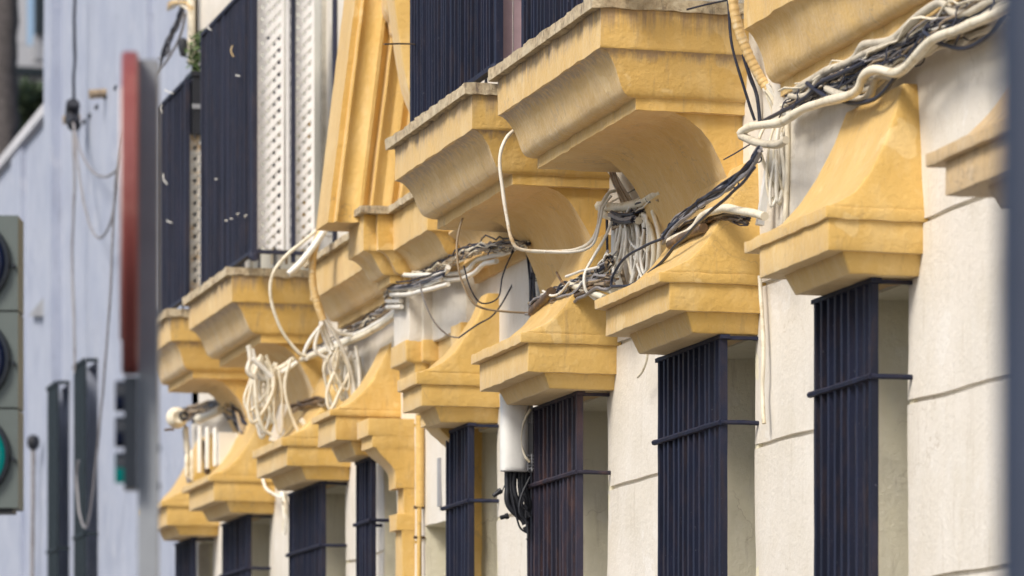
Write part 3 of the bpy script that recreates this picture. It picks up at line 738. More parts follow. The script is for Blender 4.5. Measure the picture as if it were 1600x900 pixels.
for pts, r, m in (([(972,345),(975,375),(985,420),(992,450)], .008, 'cc'), ([(980,350),(985,378),(998,388),(1006,375),(1003,340)], .0075, 'cw'), ([(962,350),(968,400),(975,440),(985,455)], .009, 'cb'),
                  ([(985,395),(986,420),(990,450)], .007, 'cw'), ([(992,400),(1002,430),(1012,455)], .007, 'cw'), ([(1020,330),(1030,370),(1028,410),(1014,450)], .011, 'cc'), ([(1005,335),(1018,360),(1022,400),(1015,440)], .012, 'cc')):
    link('cable', cable_bm(pts, 'x', 4.93, r, .005), M[m], r3, 60)
bm = bmesh.new(); q0, q1 = on_x(966,350,4.90), on_x(963,448,4.90); box(bm, 4.87, 4.95, q0.y - .12, q0.y + .12, q1.z - .05, q0.z)
bm.free(); bm = bmesh.new()
for dx, dz0 in ((0, 0),): tube(bm, [on_w(964,352,982), on_w(964,450,982)], .030, 4)
tag(link('cable_trunking', bm, M['pvc'], None, 30), 'upright white trunking between the two middle hoods', 'trunking')
cable([(948,338),(949,380),(950,420),(951,450)], .006, 'ck', 'black cable strapped down the left edge of the upright trunking', v=4.93)
bundle([(958,335),(972,342),(992,342)], 7, .009, .010, ['ck','cg'], 'black tape knot at the head of the upright trunking', v=4.90, wob=.008)
bundle([(1000,335),(1008,370),(1004,410),(998,448)], 8, .008, .016, ['cc','cw','cc','cb','cw'], 'pale vertical wires fanning down beside the upright trunking', v=4.95, wob=.014)
loops(962, 1012, 335, 440, 5, 'x', 4.93, .007, ['cc','cw'], r3, 8, 22)
loops(1188, 1240, 205, 330, 5, 'w', 1212, .0065, ['cw','cc'], r1)
# the long pale cable looping between the two large balconies
cable([(822,196),(808,200),(790,218),(781,250),(786,300),(794,350),(800,375),(812,389),(850,393),(895,391),(922,378),(934,355),(938,325),(950,303),(962,298)], .0085, 'stain', 'long white cable with a rusty stained middle looping between the two large balconies', 'w', 982, .002)
cable([(850,393),(895,394),(925,383),(937,350),(942,325),(955,306)], .006, 'cw', 'thin white cable running beside the long looping cable', 'w', 984, .002)
cable([(958,340),(945,370),(925,405),(914,430),(916,455),(932,470)], .007, 'cw', 'single white cable curling down onto the middle hood', 'w', 985)
# clump on the third hood
bundle([(956,405),(935,430),(900,448),(868,462),(836,482)], 18, .0058, .019, ['ck','cg','cg','cb','ck','cw'], 'large tangle of grey, brown and black cables lying on the middle hood', v=4.84, wob=.032, ties=3)
bundle([(960,438),(930,445),(890,470),(848,480)], 10, .0065, .013, ['cb','tar','cg'], 'brown dirty cables at the bottom of the tangle on the middle hood', v=4.82, wob=.02)
cable([(960,455),(930,444),(905,438)], .019, 'cc', 'upper of two cream pipes beside the tangle on the middle hood', v=4.84, name='conduit_pipe', cat='pipe')
cable([(945,466),(920,455),(893,445)], .017, 'cc', 'lower of two cream pipes beside the tangle on the middle hood', v=4.82, name='conduit_pipe', cat='pipe')
cable([(862,457),(850,470),(832,488)], .024, 'tar', 'blackened pipe stub at the tip of the cable tangle on the middle hood', v=4.80, name='conduit_pipe', cat='pipe')
cable([(885,432),(908,424),(935,417)], .0065, 'cw', 'white cable strapped along the top of the tangle on the middle hood', v=4.80)
cable([(848,455),(862,462),(878,455),(890,440)], .006, 'cw', 'white cable looping within the tangle on the middle hood', v=4.79)
cable([(870,425),(878,440),(888,448)], .006, 'tar', 'rusty wire sticking up from the tangle on the middle hood', v=4.80)
# vertical black bundle left of the tangle
bundle([(828,385),(832,420),(834,455),(832,492)], 11, .006, .010, ['ck','ck','cg','cb'], 'vertical bundle of black cables beside the middle bracket', v=4.97, wob=.012, ties=3)
# run under the middle large balcony
bundle([(605,462),(640,440),(690,418),(740,392),(790,385),(826,382)], 12, .0055, .014, ['cg','ck','cb','cb','cc'], 'tangled cables under the middle balcony towards its bracket', v=4.86, wob=.03, ties=6)
for pts, v_, lb in (([(606,430),(640,430),(690,428),(700,418)], 4.80, 'top white pipe across the pale frieze of the portal'),
   ([(612,452),(640,450),(668,444),(690,436)], 4.78, 'middle white pipe across the pale frieze'), ([(612,461),(640,459),(668,453),(700,444)], 4.78, 'lower white pipe across the pale frieze, just above the bare plaster'),
   ([(686,428),(712,428),(732,420),(748,405),(790,395),(815,382)], 4.90, 'upper white pipe bending up under the middle balcony'), ([(688,437),(716,437),(738,428),(756,413),(776,408)], 4.90, 'lower white pipe bending up under the middle balcony'),
   ([(604,470),(626,470)], 4.80, 'short white pipe piece left of the frieze, upper'), ([(606,480),(628,479)], 4.80, 'short white pipe piece left of the frieze, lower')):
    cable(pts, .0125, 'cw', lb, v=v_, name='conduit_pipe', cat='pipe')
bundle([(608,447),(640,445),(672,436),(694,428)], 8, .006, .008, ['ck','ck','cg'], 'black cable bundle lying on the white pipes of the frieze', v=4.77, wob=.008)
cable([(731,324),(720,350),(714,385),(718,430),(735,468),(755,482),(790,487),(828,489)], .0055, 'cb', 'brown stiff wire hanging in a wide curve beneath the middle balcony', 'w', 858, .003)
cable([(655,442),(665,475),(680,505),(700,524),(716,528)], .0045, 'cg', 'grey cable dropping from the frieze pipes to a small clip', 'w', 757)
cable([(716,528),(745,508),(772,490),(798,450),(818,402),(828,384)], .0042, 'ck', 'black cable rising from the small clip to the bracket', 'w', 800)
cable([(725,415),(735,450),(752,473),(778,465),(785,430),(800,395),(812,380)], .0038, 'ck', 'thin dark cable sagging in a short loop under the white pipes', 'w', 835)
# portal to the lattice balcony
bundle([(620,470),(590,490),(555,515),(500,545),(470,562)], 10, .006, .012, ['cg','cb','ck','cc'], 'tangled cables along the wall left of the portal', v=4.90, wob=.025, ties=5)
cable([(628,478),(600,500),(560,522),(520,540),(478,560)], .018, 'cw', 'thick white pipe slanting down left of the portal, upper one', v=4.86, name='conduit_pipe', cat='pipe')
cable([(622,490),(590,512),(550,532),(505,550),(472,562)], .017, 'cc', 'thick cream pipe slanting down left of the portal, lower one', v=4.85, name='conduit_pipe', cat='pipe')
cable([(508,350,600),(494,380,600),(488,410,600),(489,445,600),(496,475,600),(505,500,600)], .021, 'tape', 'rope-like tape-wrapped conduit hanging in front of the portal cornice', 'w', 600, name='conduit_pipe', cat='pipe')
cable([(512,345),(480,372),(445,402),(425,432),(424,470),(440,515),(466,550),(478,556)], .010, 'cc', 'big cream cable looping out in front of the lattice balcony', 'w', 600, .002)
cable([(514,350),(490,385),(470,410),(450,428)], .020, 'cw', 'thick white cable end cut off in front of the lattice balcony', 'w', 602)
cable([(505,350),(520,348),(535,345),(548,350)], .014, 'cw', 'white cable lying on the portal slab edge', 'w', 606)
r9 = bundle([(503,500),(510,525),(520,548)], 7, .009, .014, ['cw','cc'], 'cream cables spreading from the rope-like conduit into hanging loops', 'w', 590, wob=.01)
loops(500, 568, 548, 640, 11, 'w', 588, .0095, ['cc','cc','cw'], r9, 12, 34)
for pts in ([(505,505),(485,530),(474,555),(480,562)], [(512,505),(535,545),(552,600),(556,640)], [(508,500),(528,520),(560,522)], [(500,510),(492,545),(510,560)], [(556,540),(562,590),(560,640)]):
    link('cable', cable_bm(pts, 'w', 592, .011, .004), M['cw'], r9, 60)
bundle([(560,545),(566,580),(568,620)], 6, .013, .012, ['cc','cb','cg'], 'dirty cream cables behind the loops left of the hood with the tall flare', v=4.97, wob=.008)
# cluster below the lattice balcony
r10 = bundle([(392,545),(398,572),(412,592),(440,580),(462,565)], 5, .011, .010, ['cw','cc','cc'], 'cream cables knotted below the lattice balcony, rusty tip at the top', 'w', 520, wob=.012)
loops(390, 446, 560, 690, 10, 'w', 520, .010, ['cc','cw'], r10, 14, 36)
for pts, r, m in (([(388,540),(391,560),(388,580),(400,592)], .016, 'stain'), ([(392,560),(405,570),(425,590)], .016, 'cw'), ([(455,560),(445,600),(452,640),(475,690),(496,710)], .010, 'cc'), ([(398,590),(402,640),(412,670),(425,680)], .013, 'cc'),
                  ([(470,655),(485,675),(495,700),(498,712)], .016, 'cw'), ([(492,712),(484,728),(490,742),(500,744),(506,728),(500,708),(494,735)], .011, 'cc')):
    link('cable', cable_bm(pts, 'w', 536, r, .003), M[m], r10, 60)
bm = bmesh.new(); tube(bm, [on_w(444,632,524), on_w(426,690,524)], .030, 4); tag(link('cable_trunking', bm, M['pvc'], None, 30), 'white square trunking slanting among the knotted cables below the lattice balcony', 'trunking')
bundle([(415,560),(450,585),(470,625),(490,640)], 9, .010, .016, ['ck','cg','ck'], 'black cables behind the knot below the lattice balcony', v=4.98, wob=.02)
bundle([(460,640),(485,630),(515,628)], 8, .010, .012, ['tar','cb','tar'], 'rusty brown cable clump resting on the hood left of the portal', v=4.84, wob=.02)
cable([(408,735),(415,762),(428,772),(440,778)], .010, 'cw', 'thin white cable under the hood below the knotted cables', v=4.92)
r12 = bundle([(440,770),(446,800),(445,835)], 5, .014, .012, ['cc','cw'], 'dirty white cable ends hanging down the pier left of the dark grille', v=4.97, wob=.02)
# far cluster with insulators
bundle([(285,650),(310,640),(350,632),(372,650),(385,680)], 10, .010, .018, ['cg','ck','cb'], 'grey tangled cables under the farthest balcony', v=4.90, wob=.03)
bundle([(345,640),(372,655),(385,680),(400,690)], 6, .013, .012, ['ck','ck','cg'], 'black cables against the farthest bracket', v=4.94, wob=.02)
cable([(310,655),(325,650),(345,640)], .030, 'cc', 'short fat cream pipe under the farthest balcony', v=4.86, name='conduit_pipe', cat='pipe')
ins = empty('siren_horn', on_w(288,655,395), 'round cream bell with a black ring hub under the farthest balcony', 'bell')
bm = bmesh.new(); c = on_w(278,652,396); lathe(bm, c, [(.01,-.02),(.04,-.03),(.065,0),(.072,.04),(.04,.07)], 18, 'y'); link('bell', bm, M['cc'], ins)
bm = bmesh.new(); c = on_w(287,650,398)
tube(bm, [c + Vector((.024*math.cos(a), 0, .024*math.sin(a))) for a in [2*math.pi*k/16 for k in range(17)]], .010, 6); link('ring', bm, M['dark'], ins)
rod('iron_stub', on_w(257,672,396), on_w(272,671,396), .008, M['tar'], 'short rusty stub beside the cream bell', 'stub')
mb = empty('meter_cabinet', on_w(340,700,400), 'white cabinet with upright white fuse tubes on top of the hood under the farthest balcony', 'cabinet')
def wbox(bm, px0, px1, py0, py1, w, d=.14):
    a, c = on_w(px0, py1, w), on_w(px1, py0, w); box(bm, a.x, c.x, a.y, a.y + d, a.z, c.z)
bm = bmesh.new(); wbox(bm, 342, 372, 676, 726, 398); bevel(bm, .008); link('cabinet_body', bm, M['pvc'], mb)
bm = bmesh.new(); wbox(bm, 374, 402, 680, 724, 402, .3); bevel(bm, .008); link('junction_box', bm, M['cc'], mb)
for x, t, u in ((312, 668, 738), (324, 669, 732), (336, 670, 728), (292, 712, 745), (300, 705, 745)):
    bm = bmesh.new(); tube(bm, [on_w(x, u, 396), on_w(x, t, 396), on_w(x, t - 2, 396)], .015, 8, lambda q: 1 if q < .7 else .6); link('fuse_tube', bm, M['pvc' if x > 305 else 'cc'], mb)
bundle([(290,670),(294,710),(300,750)], 6, .012, .012, ['cb','cg','cc'], 'dirty cables hanging beneath the cream bell', 'w', 392, wob=.012)
bundle([(318,690),(322,715),(326,740)], 6, .012, .014, ['cb','ck','tar'], 'brown and black wires between the fuse tubes', 'w', 392, wob=.012)

# ---------- antenna unit, its cables and plugs ----------
Ya = 880; an = empty('antenna_unit', on_w(803, 738, Ya), 'white rounded radio antenna unit mounted beside the rusty grille', 'antenna unit')
zt_, zb_ = on_w(803, 598, Ya), on_w(803, 737, Ya); r_ = (on_w(824, 700, Ya).x - on_w(782, 700, Ya).x) / 2; c_ = on_w(803, 700, Ya)
bm = bmesh.new(); rs = []
for z, k in ((zb_.z, .90), (zb_.z + .004, .97), (zb_.z + .02, 1), (zt_.z - .02, 1), (zt_.z, .95)):
    rs.append([(c_.x + r_ * k * math.copysign(abs(math.cos(a)) ** .75, math.cos(a)), c_.y + .05 * k * math.copysign(abs(math.sin(a)) ** .8, math.sin(a)), z) for a in [2*math.pi*j/32 for j in range(32)]])
rings(bm, rs); link('radome', bm, M['pvc'], an, 40)
for py in (650, 723):
    bm = bmesh.new(); a0 = on_w(822, py, Ya)
    for k in range(5): bar(bm, a0 + Vector((-.01, -.03, -.03 + .015 * k)), a0 + Vector((.03, -.03, -.03 + .015 * k)), .003)
    bar(bm, a0 + Vector((0, -.03, -.04)), a0 + Vector((0, -.03, .04)), .004); bar(bm, a0 + Vector((.02, -.03, -.04)), a0 + Vector((.02, -.03, .04)), .004)
    link('clamp', bm, M['grey'], an)
bm = bmesh.new(); a0 = on_w(829, 700, Ya); box(bm, a0.x - .012, a0.x + .012, a0.y, a0.y + .03, zb_.z, zt_.z); link('back_rail', bm, M['grey'], an)
for k in range(6):
    x = 793 + k * 6
    bm = cable_bm([(x, 736), (x + R.uniform(-2, 2), 760), (x + 4 + R.uniform(-3, 3), 790), (820, 815)], 'w', Ya - 2, .011 if k % 2 else .014, .004); link('lead', bm, M['dark'], an, 60)
bm = cable_bm([(800,770),(806,800),(813,824),(824,832)], 'w', Ya, .005, .003); link('lead', bm, M['dark'], an, 60)
bm = cable_bm([(828,745),(815,775),(812,800),(822,815),(825,838),(823,843)], 'w', Ya + 2, .006, .003); link('lead', bm, M['dark'], an, 60)
bm = cable_bm([(797,738),(790,755),(784,768)], 'w', Ya - 3, .003, .002); link('lead', bm, M['dark'], an, 60)
for a_, c2 in (((783,766),(771,775)), ((794,806),(782,809))):
    bm = bmesh.new(); q = [on_w(*a_, Ya - 3), on_w(*c2, Ya - 3)]; tube(bm, [q[0], q[0].lerp(q[1], .35), q[0].lerp(q[1], .36), q[1]], .014, 10, lambda t: 1 if t < .4 else .75); link('plug', bm, M['dark'], an, 30)
for k in range(5):
    bm = bmesh.new(); q = on_w(816 + 4 * (k % 3), 775 + 12 * k, Ya - 1); tube(bm, [q, q + Vector((.012, 0, -.025))], .012, 8); link('plug', bm, M['dark'], an, 30)
cable([(828,640),(817,662),(814,690),(820,712),(827,722)], .0065, 'cc', 'cream cable bowed along the side of the white antenna unit', 'w', 884)
# slim plate and ochre downpipe in the portal
bm = bmesh.new(); a0, a1 = on_x(686, 715, 4.985), on_x(683, 792, 4.985); box(bm, 4.985, L, a0.y, a1.y, a1.z, a0.z)
wp = tag(link('wall_plate', bm, M['grey'], None), 'slim upright grey plate on the white wall inside the portal', 'plate')
dp = empty('downpipe', on_x(655, 900, 4.96), 'ochre painted downpipe beside the portal pilaster', 'downpipe')
bm = bmesh.new(); tube(bm, [on_w(656, 648, 664), on_w(656, 792, 664)], .024, 10); link('pipe', bm, M['yellow'], dp, 60)
bm = bmesh.new(); tube(bm, [on_w(655, 792, 664), on_w(655, 900, 664)] , .014, 10); q = on_w(655, 900, 664); tube(bm, [q, Vector((q.x, q.y, .15))], .014, 10); link('pipe', bm, M['yellow'], dp, 60)
bm = bmesh.new()
for py in (791, 838): q = on_w(655, py, 664); tube(bm, [q + Vector((-.03, 0, -.006)), q + Vector((.03, 0, -.006))], .009, 8); 
link('clamp', bm, M['tar'], dp)

# ---------- white house beyond ----------
ZW = 12; y_a, y_b, y_c = Y_END, yat(80), yat(-60)
wh = empty('white_house', (L, (y_a + y_b) / 2, 0), 'tall white house with the blue of shade in its paint, beyond the ochre one, two narrow dark windows low on its wall', 'building')
bm = bmesh.new()
holes = []
for n_, f_ in ((152, 118), (108, 76)):
    holes.append((yat(n_), yat(f_ + 18)))
holes.sort()
ed = [y_a + .002] + [v for h in holes for v in h] + [y_c]
ztop_w = zat(580, 5, yat(130)); zpar = zat(177, L, y_b)
zs2 = {0: ztop_w, 1: zat(612, 5, yat(90))}
for k, (p, q) in enumerate(zip(ed[::2], ed[1::2])): box(bm, L, L + .4, p, q, 0, ZW if q < y_b + .3 else zpar)
for k, (p, q) in enumerate(holes):
    box(bm, L, L + .4, p + .001, q - .001, zs2[k], ZW if q < y_b + .3 else zpar); box(bm, L, L + .4, p + .001, q - .001, 0, 1.2)
box(bm, L + .001, L + .4, ed[4], y_b, zpar, ZW)
box(bm, L + .4, L + 8, y_a + .01, y_b, 0, ZW - .01); box(bm, L + .4, L + 8, y_b, y_c, 0, zpar - .4)
cuts(bm, .5, 'yz'); rough(bm, .01, 1.2, .003, 8)
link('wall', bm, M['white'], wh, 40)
for p_, d_, w_ in ((240, .05, .25), (205, .05, .3), (165, .07, .5), (138, .05, .3), (96, .09, .45), (40, .05, .6)):
    bm = bmesh.new(); y = yat(p_); box(bm, L - d_, L + .01, y, y + w_, .01, (ZW if p_ > 85 else zpar) - .05)
    if p_ in (165, 205, 138): 
        bm.free(); continue
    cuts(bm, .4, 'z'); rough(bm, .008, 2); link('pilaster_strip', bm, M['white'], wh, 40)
for k, (p, q) in enumerate(holes):
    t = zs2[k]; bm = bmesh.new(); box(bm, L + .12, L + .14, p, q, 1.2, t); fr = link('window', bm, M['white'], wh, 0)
    bm = bmesh.new(); n = 14; X = L - .10
    for j in range(n + 1): y = p + (q - p) * j / n; box(bm, X - .01, X + .01, y - .013, y + .013, 1.25, t)
    for zz in (t - .01, t - .9 * 1.6, t - 1.8 * 1.55): box(bm, X - .02, X - .0105, p - .03, q + .03, zz, zz + .03); box(bm, X, L + .02, p - .03, p - .005, zz, zz + .03)
    link('grille', bm, M['shutter'], fr)
# sloping terrace wall stain-free coping
bm = bmesh.new(); box(bm, L - .06, L + .3, y_b + .001, y_c, zpar, zpar + .10); link('coping', bm, M['farwall'], wh)
# small drain spouts and holes
for px, py in ((106, 186), (147, 146)):
    bm = bmesh.new(); q = on_x(px, py, 4.9); tube(bm, [q + Vector((-.04, 0, -.01)), q + Vector((.12, 0, .01))], .038, 8); link('spout', bm, M['cb'], wh)
for px, py in ((131, 190), (140, 181), (151, 167), (165, 152), (181, 137)):
    bm = bmesh.new(); q = on_x(px, py, 4.995); box(bm, q.x - .01, q.x + .01, q.y - .05, q.y + .05, q.z - .012, q.z + .012)
    link('vent_slot', bm, M['dark'], wh)
bm = bmesh.new(); q = on_x(62, 480, 4.95); rs = []
a0, a1, a2 = on_x(44, 494, 4.95), on_x(75, 494, 4.95), on_x(74, 457, 4.95)
rings(bm, [[a0, a1, a2], [a + Vector((.08, 0, 0)) for a in (a0, a1, a2)]]); link('corbel', bm, M['grey'], wh, 0)
bm = bmesh.new(); q = on_x(52, 690, 4.9); lathe(bm, q, [(.02, -.08), (.05, -.05), (.06, 0), (.05, .04), (.02, .06)], 10); tag(link('wall_lamp', bm, M['dark'], None), 'small dark knob on the white wall beside the traffic signal', 'lamp')
cable([(117,-20),(117,60),(116,120),(114,165)], .014, 'ck', 'dark straight cable down the white wall', v=4.88, wob=.01)
cable([(114,160),(112,180),(116,196)], .06, 'dark', 'black cable joint box high on the white wall', v=4.86, wob=.01, name='joint_box', cat='joint box')
cable([(52,700),(52,780),(51,860),(51,960)], .02, 'cg', 'thin grey pipe running down from the dark knob on the white wall', v=4.93, name='conduit_pipe', cat='pipe')
cable([(114,190),(125,235),(145,268),(165,276),(185,262),(192,235)], .011, 'cg', 'upper grey cable loop sagging on the white wall', v=4.85)
cable([(115,200),(125,280),(138,345),(155,372),(172,350),(182,300),(188,250)], .010, 'cg', 'lower grey cable loop sagging on the white wall', v=4.85)
cable([(115,200),(116,300),(113,400),(116,500),(117,582)], .011, 'cg', 'grey cable running straight down to the right dark window', v=4.87)
cable([(290,20),(280,60),(260,95),(240,120),(200,190),(184,260),(178,330),(172,470),(160,620),(150,720),(141,800),(133,825),(124,800),(120,750),(122,720)], .010, 'cg', 'long cable drooping from the house corner down the white wall into a hook', v=4.75)
bundle([(290,5),(278,45),(262,80),(250,105)], 5, .010, .025, ['ck','cg'], 'dark cables drooping from the corner of the ochre house', v=4.80, wob=.03)
bundle([(265,15),(285,5),(302,20)], 4, .012, .02, ['cc','tape'], 'tied cream cables at the upper house corner', v=4.80, wob=.02)
bm = bmesh.new(); q = on_x(286, 73, 4.75); lathe(bm, q, [(.012, .06), (.03, .045), (.036, 0), (.02, -.06), (.006, -.07)], 12); tag(link('cable_clamp', bm, M['dark'], None), 'black teardrop clamp hanging beside the green plant', 'clamp')
bm = bmesh.new(); tube(bm, [on_x(299, -20, 4.93), on_x(299, 100, 4.93)], .028, 8); tag(link('downpipe', bm, M['cc'], None, 60), 'cream downpipe at the far upper corner of the ochre house', 'downpipe')

# ---------- far things ----------
pt = empty('palm_tree', on_d(13, 1275, 55), 'tall palm with a thick grey trunk beyond the white house', 'tree')
bm = bmesh.new(); q = []
for k in range(30):
    py = 500 - k * 26; q.append(on_d(12 + 2 * math.sin(k * .3), py, 55))
q = [Vector((q[0].x, q[0].y, 0))] + q
tube(bm, q, .16, 14, lambda t: 1.0 + .12 * math.sin(t * 90)); rough(bm, .03, 5); link('trunk', bm, M['trunk'], pt, 60)
bm = bmesh.new(); c = on_d(15, -285, 55); fr_r = random.Random(3)
for k in range(60):
    a = fr_r.uniform(0, 6.28); el = fr_r.uniform(-1.1, 1.2); l = fr_r.uniform(1.2, 2.2); pr_ = c
    d = Vector((math.cos(a) * math.cos(el), math.sin(a) * math.cos(el), math.sin(el)))
    for s in range(10):
        d.z -= .10; d.normalize(); nx = pr_ + d * l / 10; sd = d.cross(Vector((0, 0, 1))).normalized()
        for sg in (-1, 1):
            e = pr_.lerp(nx, .5) + sd * sg * .38 * (1 - s / 12) + Vector((0, 0, -.16))
            bm.faces.new([bm.verts.new(pr_), bm.verts.new(nx), bm.verts.new(e)])
        pr_ = nx
link('crown', bm, M['darkleaf'], pt, 0)
tr = empty('tree', on_d(52, 1270, 62), 'dark green round tree beyond the sloping white parapet', 'tree')
bm = bmesh.new(); c = on_d(48, 175, 62)
for k in range(30):
    o = Vector((fr_r.gauss(0, .34), fr_r.gauss(0, .4), fr_r.uniform(-1.1, .28))); leaves(bm, c + o, (.30, .30, .22), 260, .085, fr_r)
link('crown', bm, M['darkleaf'], tr, 0)
bm = bmesh.new(); tube(bm, [Vector((c.x, c.y, 0)), c], .12, 8); link('trunk', bm, M['trunk'], tr)
fb = empty('far_building', on_d(50, 1270, 85), 'distant white building with grey balcony bands behind the palm', 'building')
def dbox(bm, px0, px1, py0, py1, D, d):
    a, c = on_d(px0, py1, D), on_d(px1, py0, D); box(bm, min(a.x, c.x), max(a.x, c.x), a.y, a.y + d, a.z, c.z)
bm = bmesh.new(); dbox(bm, -160, 86, 60, 1278, 85, 6); dbox(bm, -160, 50, -60, 59, 85, 6); link('wall', bm, M['farwall'], fb)
bm = bmesh.new(); dbox(bm, -160, 88, 94, 107, 84.8, .4); dbox(bm, 56, 90, -60, 52, 84.6, .3); link('balcony_band', bm, M['shutter'], fb)
bm = bmesh.new(); dbox(bm, 55, 88, 53, 93, 84.7, .4); link('balcony_panel', bm, M['grey'], fb)

# ---------- street furniture close to the camera ----------
dirv = Vector((SN, CS, 0)); rgt = Vector((CS, -SN, 0))
def oriented(bm, o, a0, a1, b0, b1, z0, z1, rgt=rgt, dirv=dirv):
    """box in a frame turned to face down the street: a along right, b along view"""
    vs = [bm.verts.new((o.x + rgt.x * a + dirv.x * c, o.y + rgt.y * a + dirv.y * c, z)) for a in (a0, a1) for c in (b0, b1) for z in (z0, z1)]
    for f in ((0,1,3,2),(4,6,7,5),(0,4,5,1),(2,3,7,6),(0,2,6,4),(1,5,7,3)): bm.faces.new([vs[i] for i in f])
D = 9.2; o = on_d(232, 95, D); zt_ = o.z
sp = empty('sign_post', (o.x, o.y, 0), 'square grey post carrying a round sign seen edge-on', 'post')
bm = bmesh.new(); oriented(bm, o, -.0235, .0235, -.02, .03, 0, zt_); bevel(bm, .004); link('post', bm, M['greypole'], sp)
bm = bmesh.new()
for py in (490, 700, 760): z = on_d(248, py, D).z; oriented(bm, o, .0235, .029, -.01, .01, z - .008, z + .008)
link('bolt', bm, M['greypole'], sp)
los = Vector((o.x - .045 * CS, o.y, 0)).normalized(); los = Vector((o.x, o.y, 0)) + rgt * -.045; los.normalize(); rg2 = Vector((los.y, -los.x, 0))
zc = (on_d(0, 85, D).z + on_d(0, 585, D).z) / 2; rad = (on_d(0, 85, D).z - on_d(0, 585, D).z) / 2
sg = empty('traffic_sign', o + rgt * -.045, 'round red-rimmed sign seen edge-on, mounted on the grey post', 'sign')
def disc(bm, r, a0, a1, inner=0, seg=48):
    rs = []
    for a in (a0, a0 + .006, a1 - .006, a1):
        rr = r - (.006 if a in (a0, a1) else 0)
        rs.append([o + rg2 * a + los * (rr * math.cos(t)) + Vector((0, 0, zc - o.z + rr * math.sin(t))) for t in [2*math.pi*k/seg for k in range(seg)]])
    rings(bm, rs)
bm = bmesh.new(); disc(bm, rad, -.064, -.024); link('rim', bm, M['red'], sg)
bm = bmesh.new(); disc(bm, rad * .78, -.068, -.063); link('face', bm, M['signface'], sg)
rp = empty('repeater_signal', o + rgt * -.045, 'small dark repeater traffic signal with its green lamp lit, below the round sign', 'traffic signal')
z0, z1 = on_d(0, 765, D).z, on_d(0, 592, D).z
bm = bmesh.new(); oriented(bm, o, -.058, -.026, -.05, .05, z0, z1, rg2, los); bevel(bm, .008, 3); link('housing', bm, M['hood'], rp)
for k in range(3):
    zc_ = z1 - .045 - k * .086; bm = bmesh.new()
    rs = []
    for a in (-.058, -.070, -.080): rs.append([o + rg2 * a + los * (.034 * math.cos(t)) + Vector((0, 0, zc_ - o.z + .034 * math.sin(t))) for t in [2*math.pi*j/20 for j in range(20)]])
    rings(bm, rs); link('lens', bm, M['green'] if k == 2 else M['lens'], rp)
    bm = bmesh.new(); rs = []
    for a in (-.058, -.079): rs.append([o + rg2 * a + los * (.040 * math.cos(t)) + Vector((0, 0, zc_ - o.z + .040 * math.sin(t))) for t in [math.pi*j/14 for j in range(15)]] + [o + rg2 * a + los * (.037 * math.cos(t)) + Vector((0, 0, zc_ - o.z + .037 * math.sin(t))) for t in [math.pi*j/14 for j in range(14, -1, -1)]])
    rings(bm, rs); link('visor', bm, M['hood'], rp)
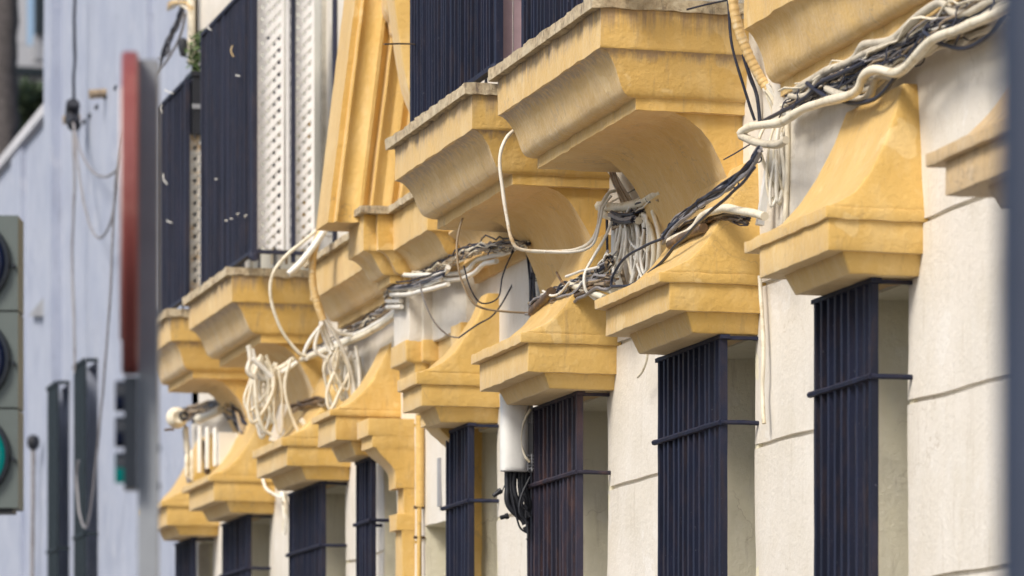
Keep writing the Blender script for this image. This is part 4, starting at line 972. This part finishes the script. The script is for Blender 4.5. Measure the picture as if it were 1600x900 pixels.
# traffic signal at the left border
D = 12; o = on_d(-56, 565, D)
ts = empty('traffic_light', (o.x, o.y, 0), 'large grey-green traffic light at the left edge with its lowest lamp lit green', 'traffic light')
bm = bmesh.new(); w = 84 / F * D
ys = [335, 486, 638, 795]
for a, c in zip(ys, ys[1:]): oriented(bm, o, -w, w, 0, .14, on_d(0, c, D).z + .003, on_d(0, a, D).z - .003)
bevel(bm, .006); link('housing', bm, M['signal'], ts)
bm = bmesh.new(); oriented(bm, o, -w + .02, w - .02, .02, .12, on_d(0, 800, D).z, on_d(0, 335, D).z); link('core', bm, M['hood'], ts)
bm = bmesh.new(); zz = on_d(0, 795, D).z; oriented(bm, o, -.05, .05, .14, .22, 0, on_d(0, 300, D).z); link('pole', bm, M['greypole'], ts)
for k, cy in enumerate((410, 562, 712)):
    c = on_d(-56, cy, D)
    def ringat(r, dpt, n=40): return [c + rgt * (r * math.cos(t)) + Vector((0, 0, r * math.sin(t))) - dirv * dpt for t in [2*math.pi*j/n for j in range(n)]]
    r0 = 73 / F * D
    bm = bmesh.new(); rings(bm, [ringat(r0, -.01), ringat(r0, .012), ringat(r0 * .97, .02), ringat(r0 * .9, .022), ringat(r0 * .88, .004)]); link('lens_ring', bm, M['hood'], ts, 40)
    bm = bmesh.new(); rings(bm, [ringat(r0 * .88, .003), ringat(r0 * .87, .006), ringat(r0 * .75, .014), ringat(r0 * .5, .024), ringat(r0 * .2, .03)]); link('lens', bm, M['green'] if k == 2 else M['lens'], ts, 60)
    # visor over the lens
    bm = bmesh.new(); rs = []
    for dpt in (.01, .16):
        o1 = [c + rgt * (r0 * math.cos(t)) + Vector((0, 0, r0 * math.sin(t))) - dirv * dpt for t in [math.radians(20 + 140 * j / 20) for j in range(21)]]
        o2 = [c + rgt * (r0 * .97 * math.cos(t)) + Vector((0, 0, r0 * .97 * math.sin(t))) - dirv * dpt for t in [math.radians(20 + 140 * j / 20) for j in range(20, -1, -1)]]
        rs.append(o1 + o2)
    bm.free()
    bm = bmesh.new(); z = c.z + .0; q = on_d(22, cy + 6, D); tube(bm, [q - dirv * .002, q - dirv * .02], .006, 8); link('latch', bm, M['hood'], ts)
# dark post right at the edge, close to the camera
D = 4.3; o = on_d(1630, 450, D)
bm = bmesh.new(); tube(bm, [Vector((o.x, o.y, 0)), Vector((o.x, o.y, 4.5))], 70 / F * D, 28); tag(link('lamp_post', bm, M['navypole'], None, 60), 'thick navy post out of focus at the right edge', 'post')

# ---------- camera, light, world ----------
cam = bpy.data.cameras.new('camera'); co = bpy.data.objects.new('camera', cam); C.objects.link(co)
co.location = (0, 0, EYE); co.rotation_euler = (math.pi / 2, 0, -TH); cam.lens = 135; cam.sensor_width = 36
cam.shift_y = (HY - 450) / 1600; cam.clip_end = 3000; cam.clip_start = .05
cam.dof.use_dof = True; cam.dof.focus_distance = 16.3; cam.dof.aperture_fstop = 3.1; cam.dof.aperture_blades = 0
sc = bpy.context.scene; sc.camera = co
SUN_EL, SUN_AZ = math.radians(46), math.radians(-121)     # azimuth measured from +Y towards +X
w = bpy.data.worlds.new('World'); sc.world = w; w.use_nodes = True; nt = w.node_tree
sky = nt.nodes.new('ShaderNodeTexSky'); sky.sky_type = 'NISHITA'; sky.sun_disc = False
sky.sun_elevation = SUN_EL; sky.sun_rotation = SUN_AZ; sky.dust_density = 3.0; sky.air_density = 1.0
bg = nt.nodes['Background']; bg.inputs['Strength'].default_value = .11; nt.links.new(sky.outputs[0], bg.inputs[0])
ld = bpy.data.lights.new('sun', 'SUN'); ld.energy = 2.6; ld.angle = math.radians(20); ld.color = (1, .93, .82)
lo = bpy.data.objects.new('sun', ld); C.objects.link(lo)
d = Vector((math.sin(SUN_AZ) * math.cos(SUN_EL), math.cos(SUN_AZ) * math.cos(SUN_EL), math.sin(SUN_EL)))
lo.rotation_euler = (-d).to_track_quat('-Z', 'Y').to_euler()
sc.view_settings.view_transform = 'Standard'; sc.view_settings.look = 'None'; sc.view_settings.exposure = .43; sc.view_settings.gamma = 1
sc.view_settings.use_curve_mapping = False
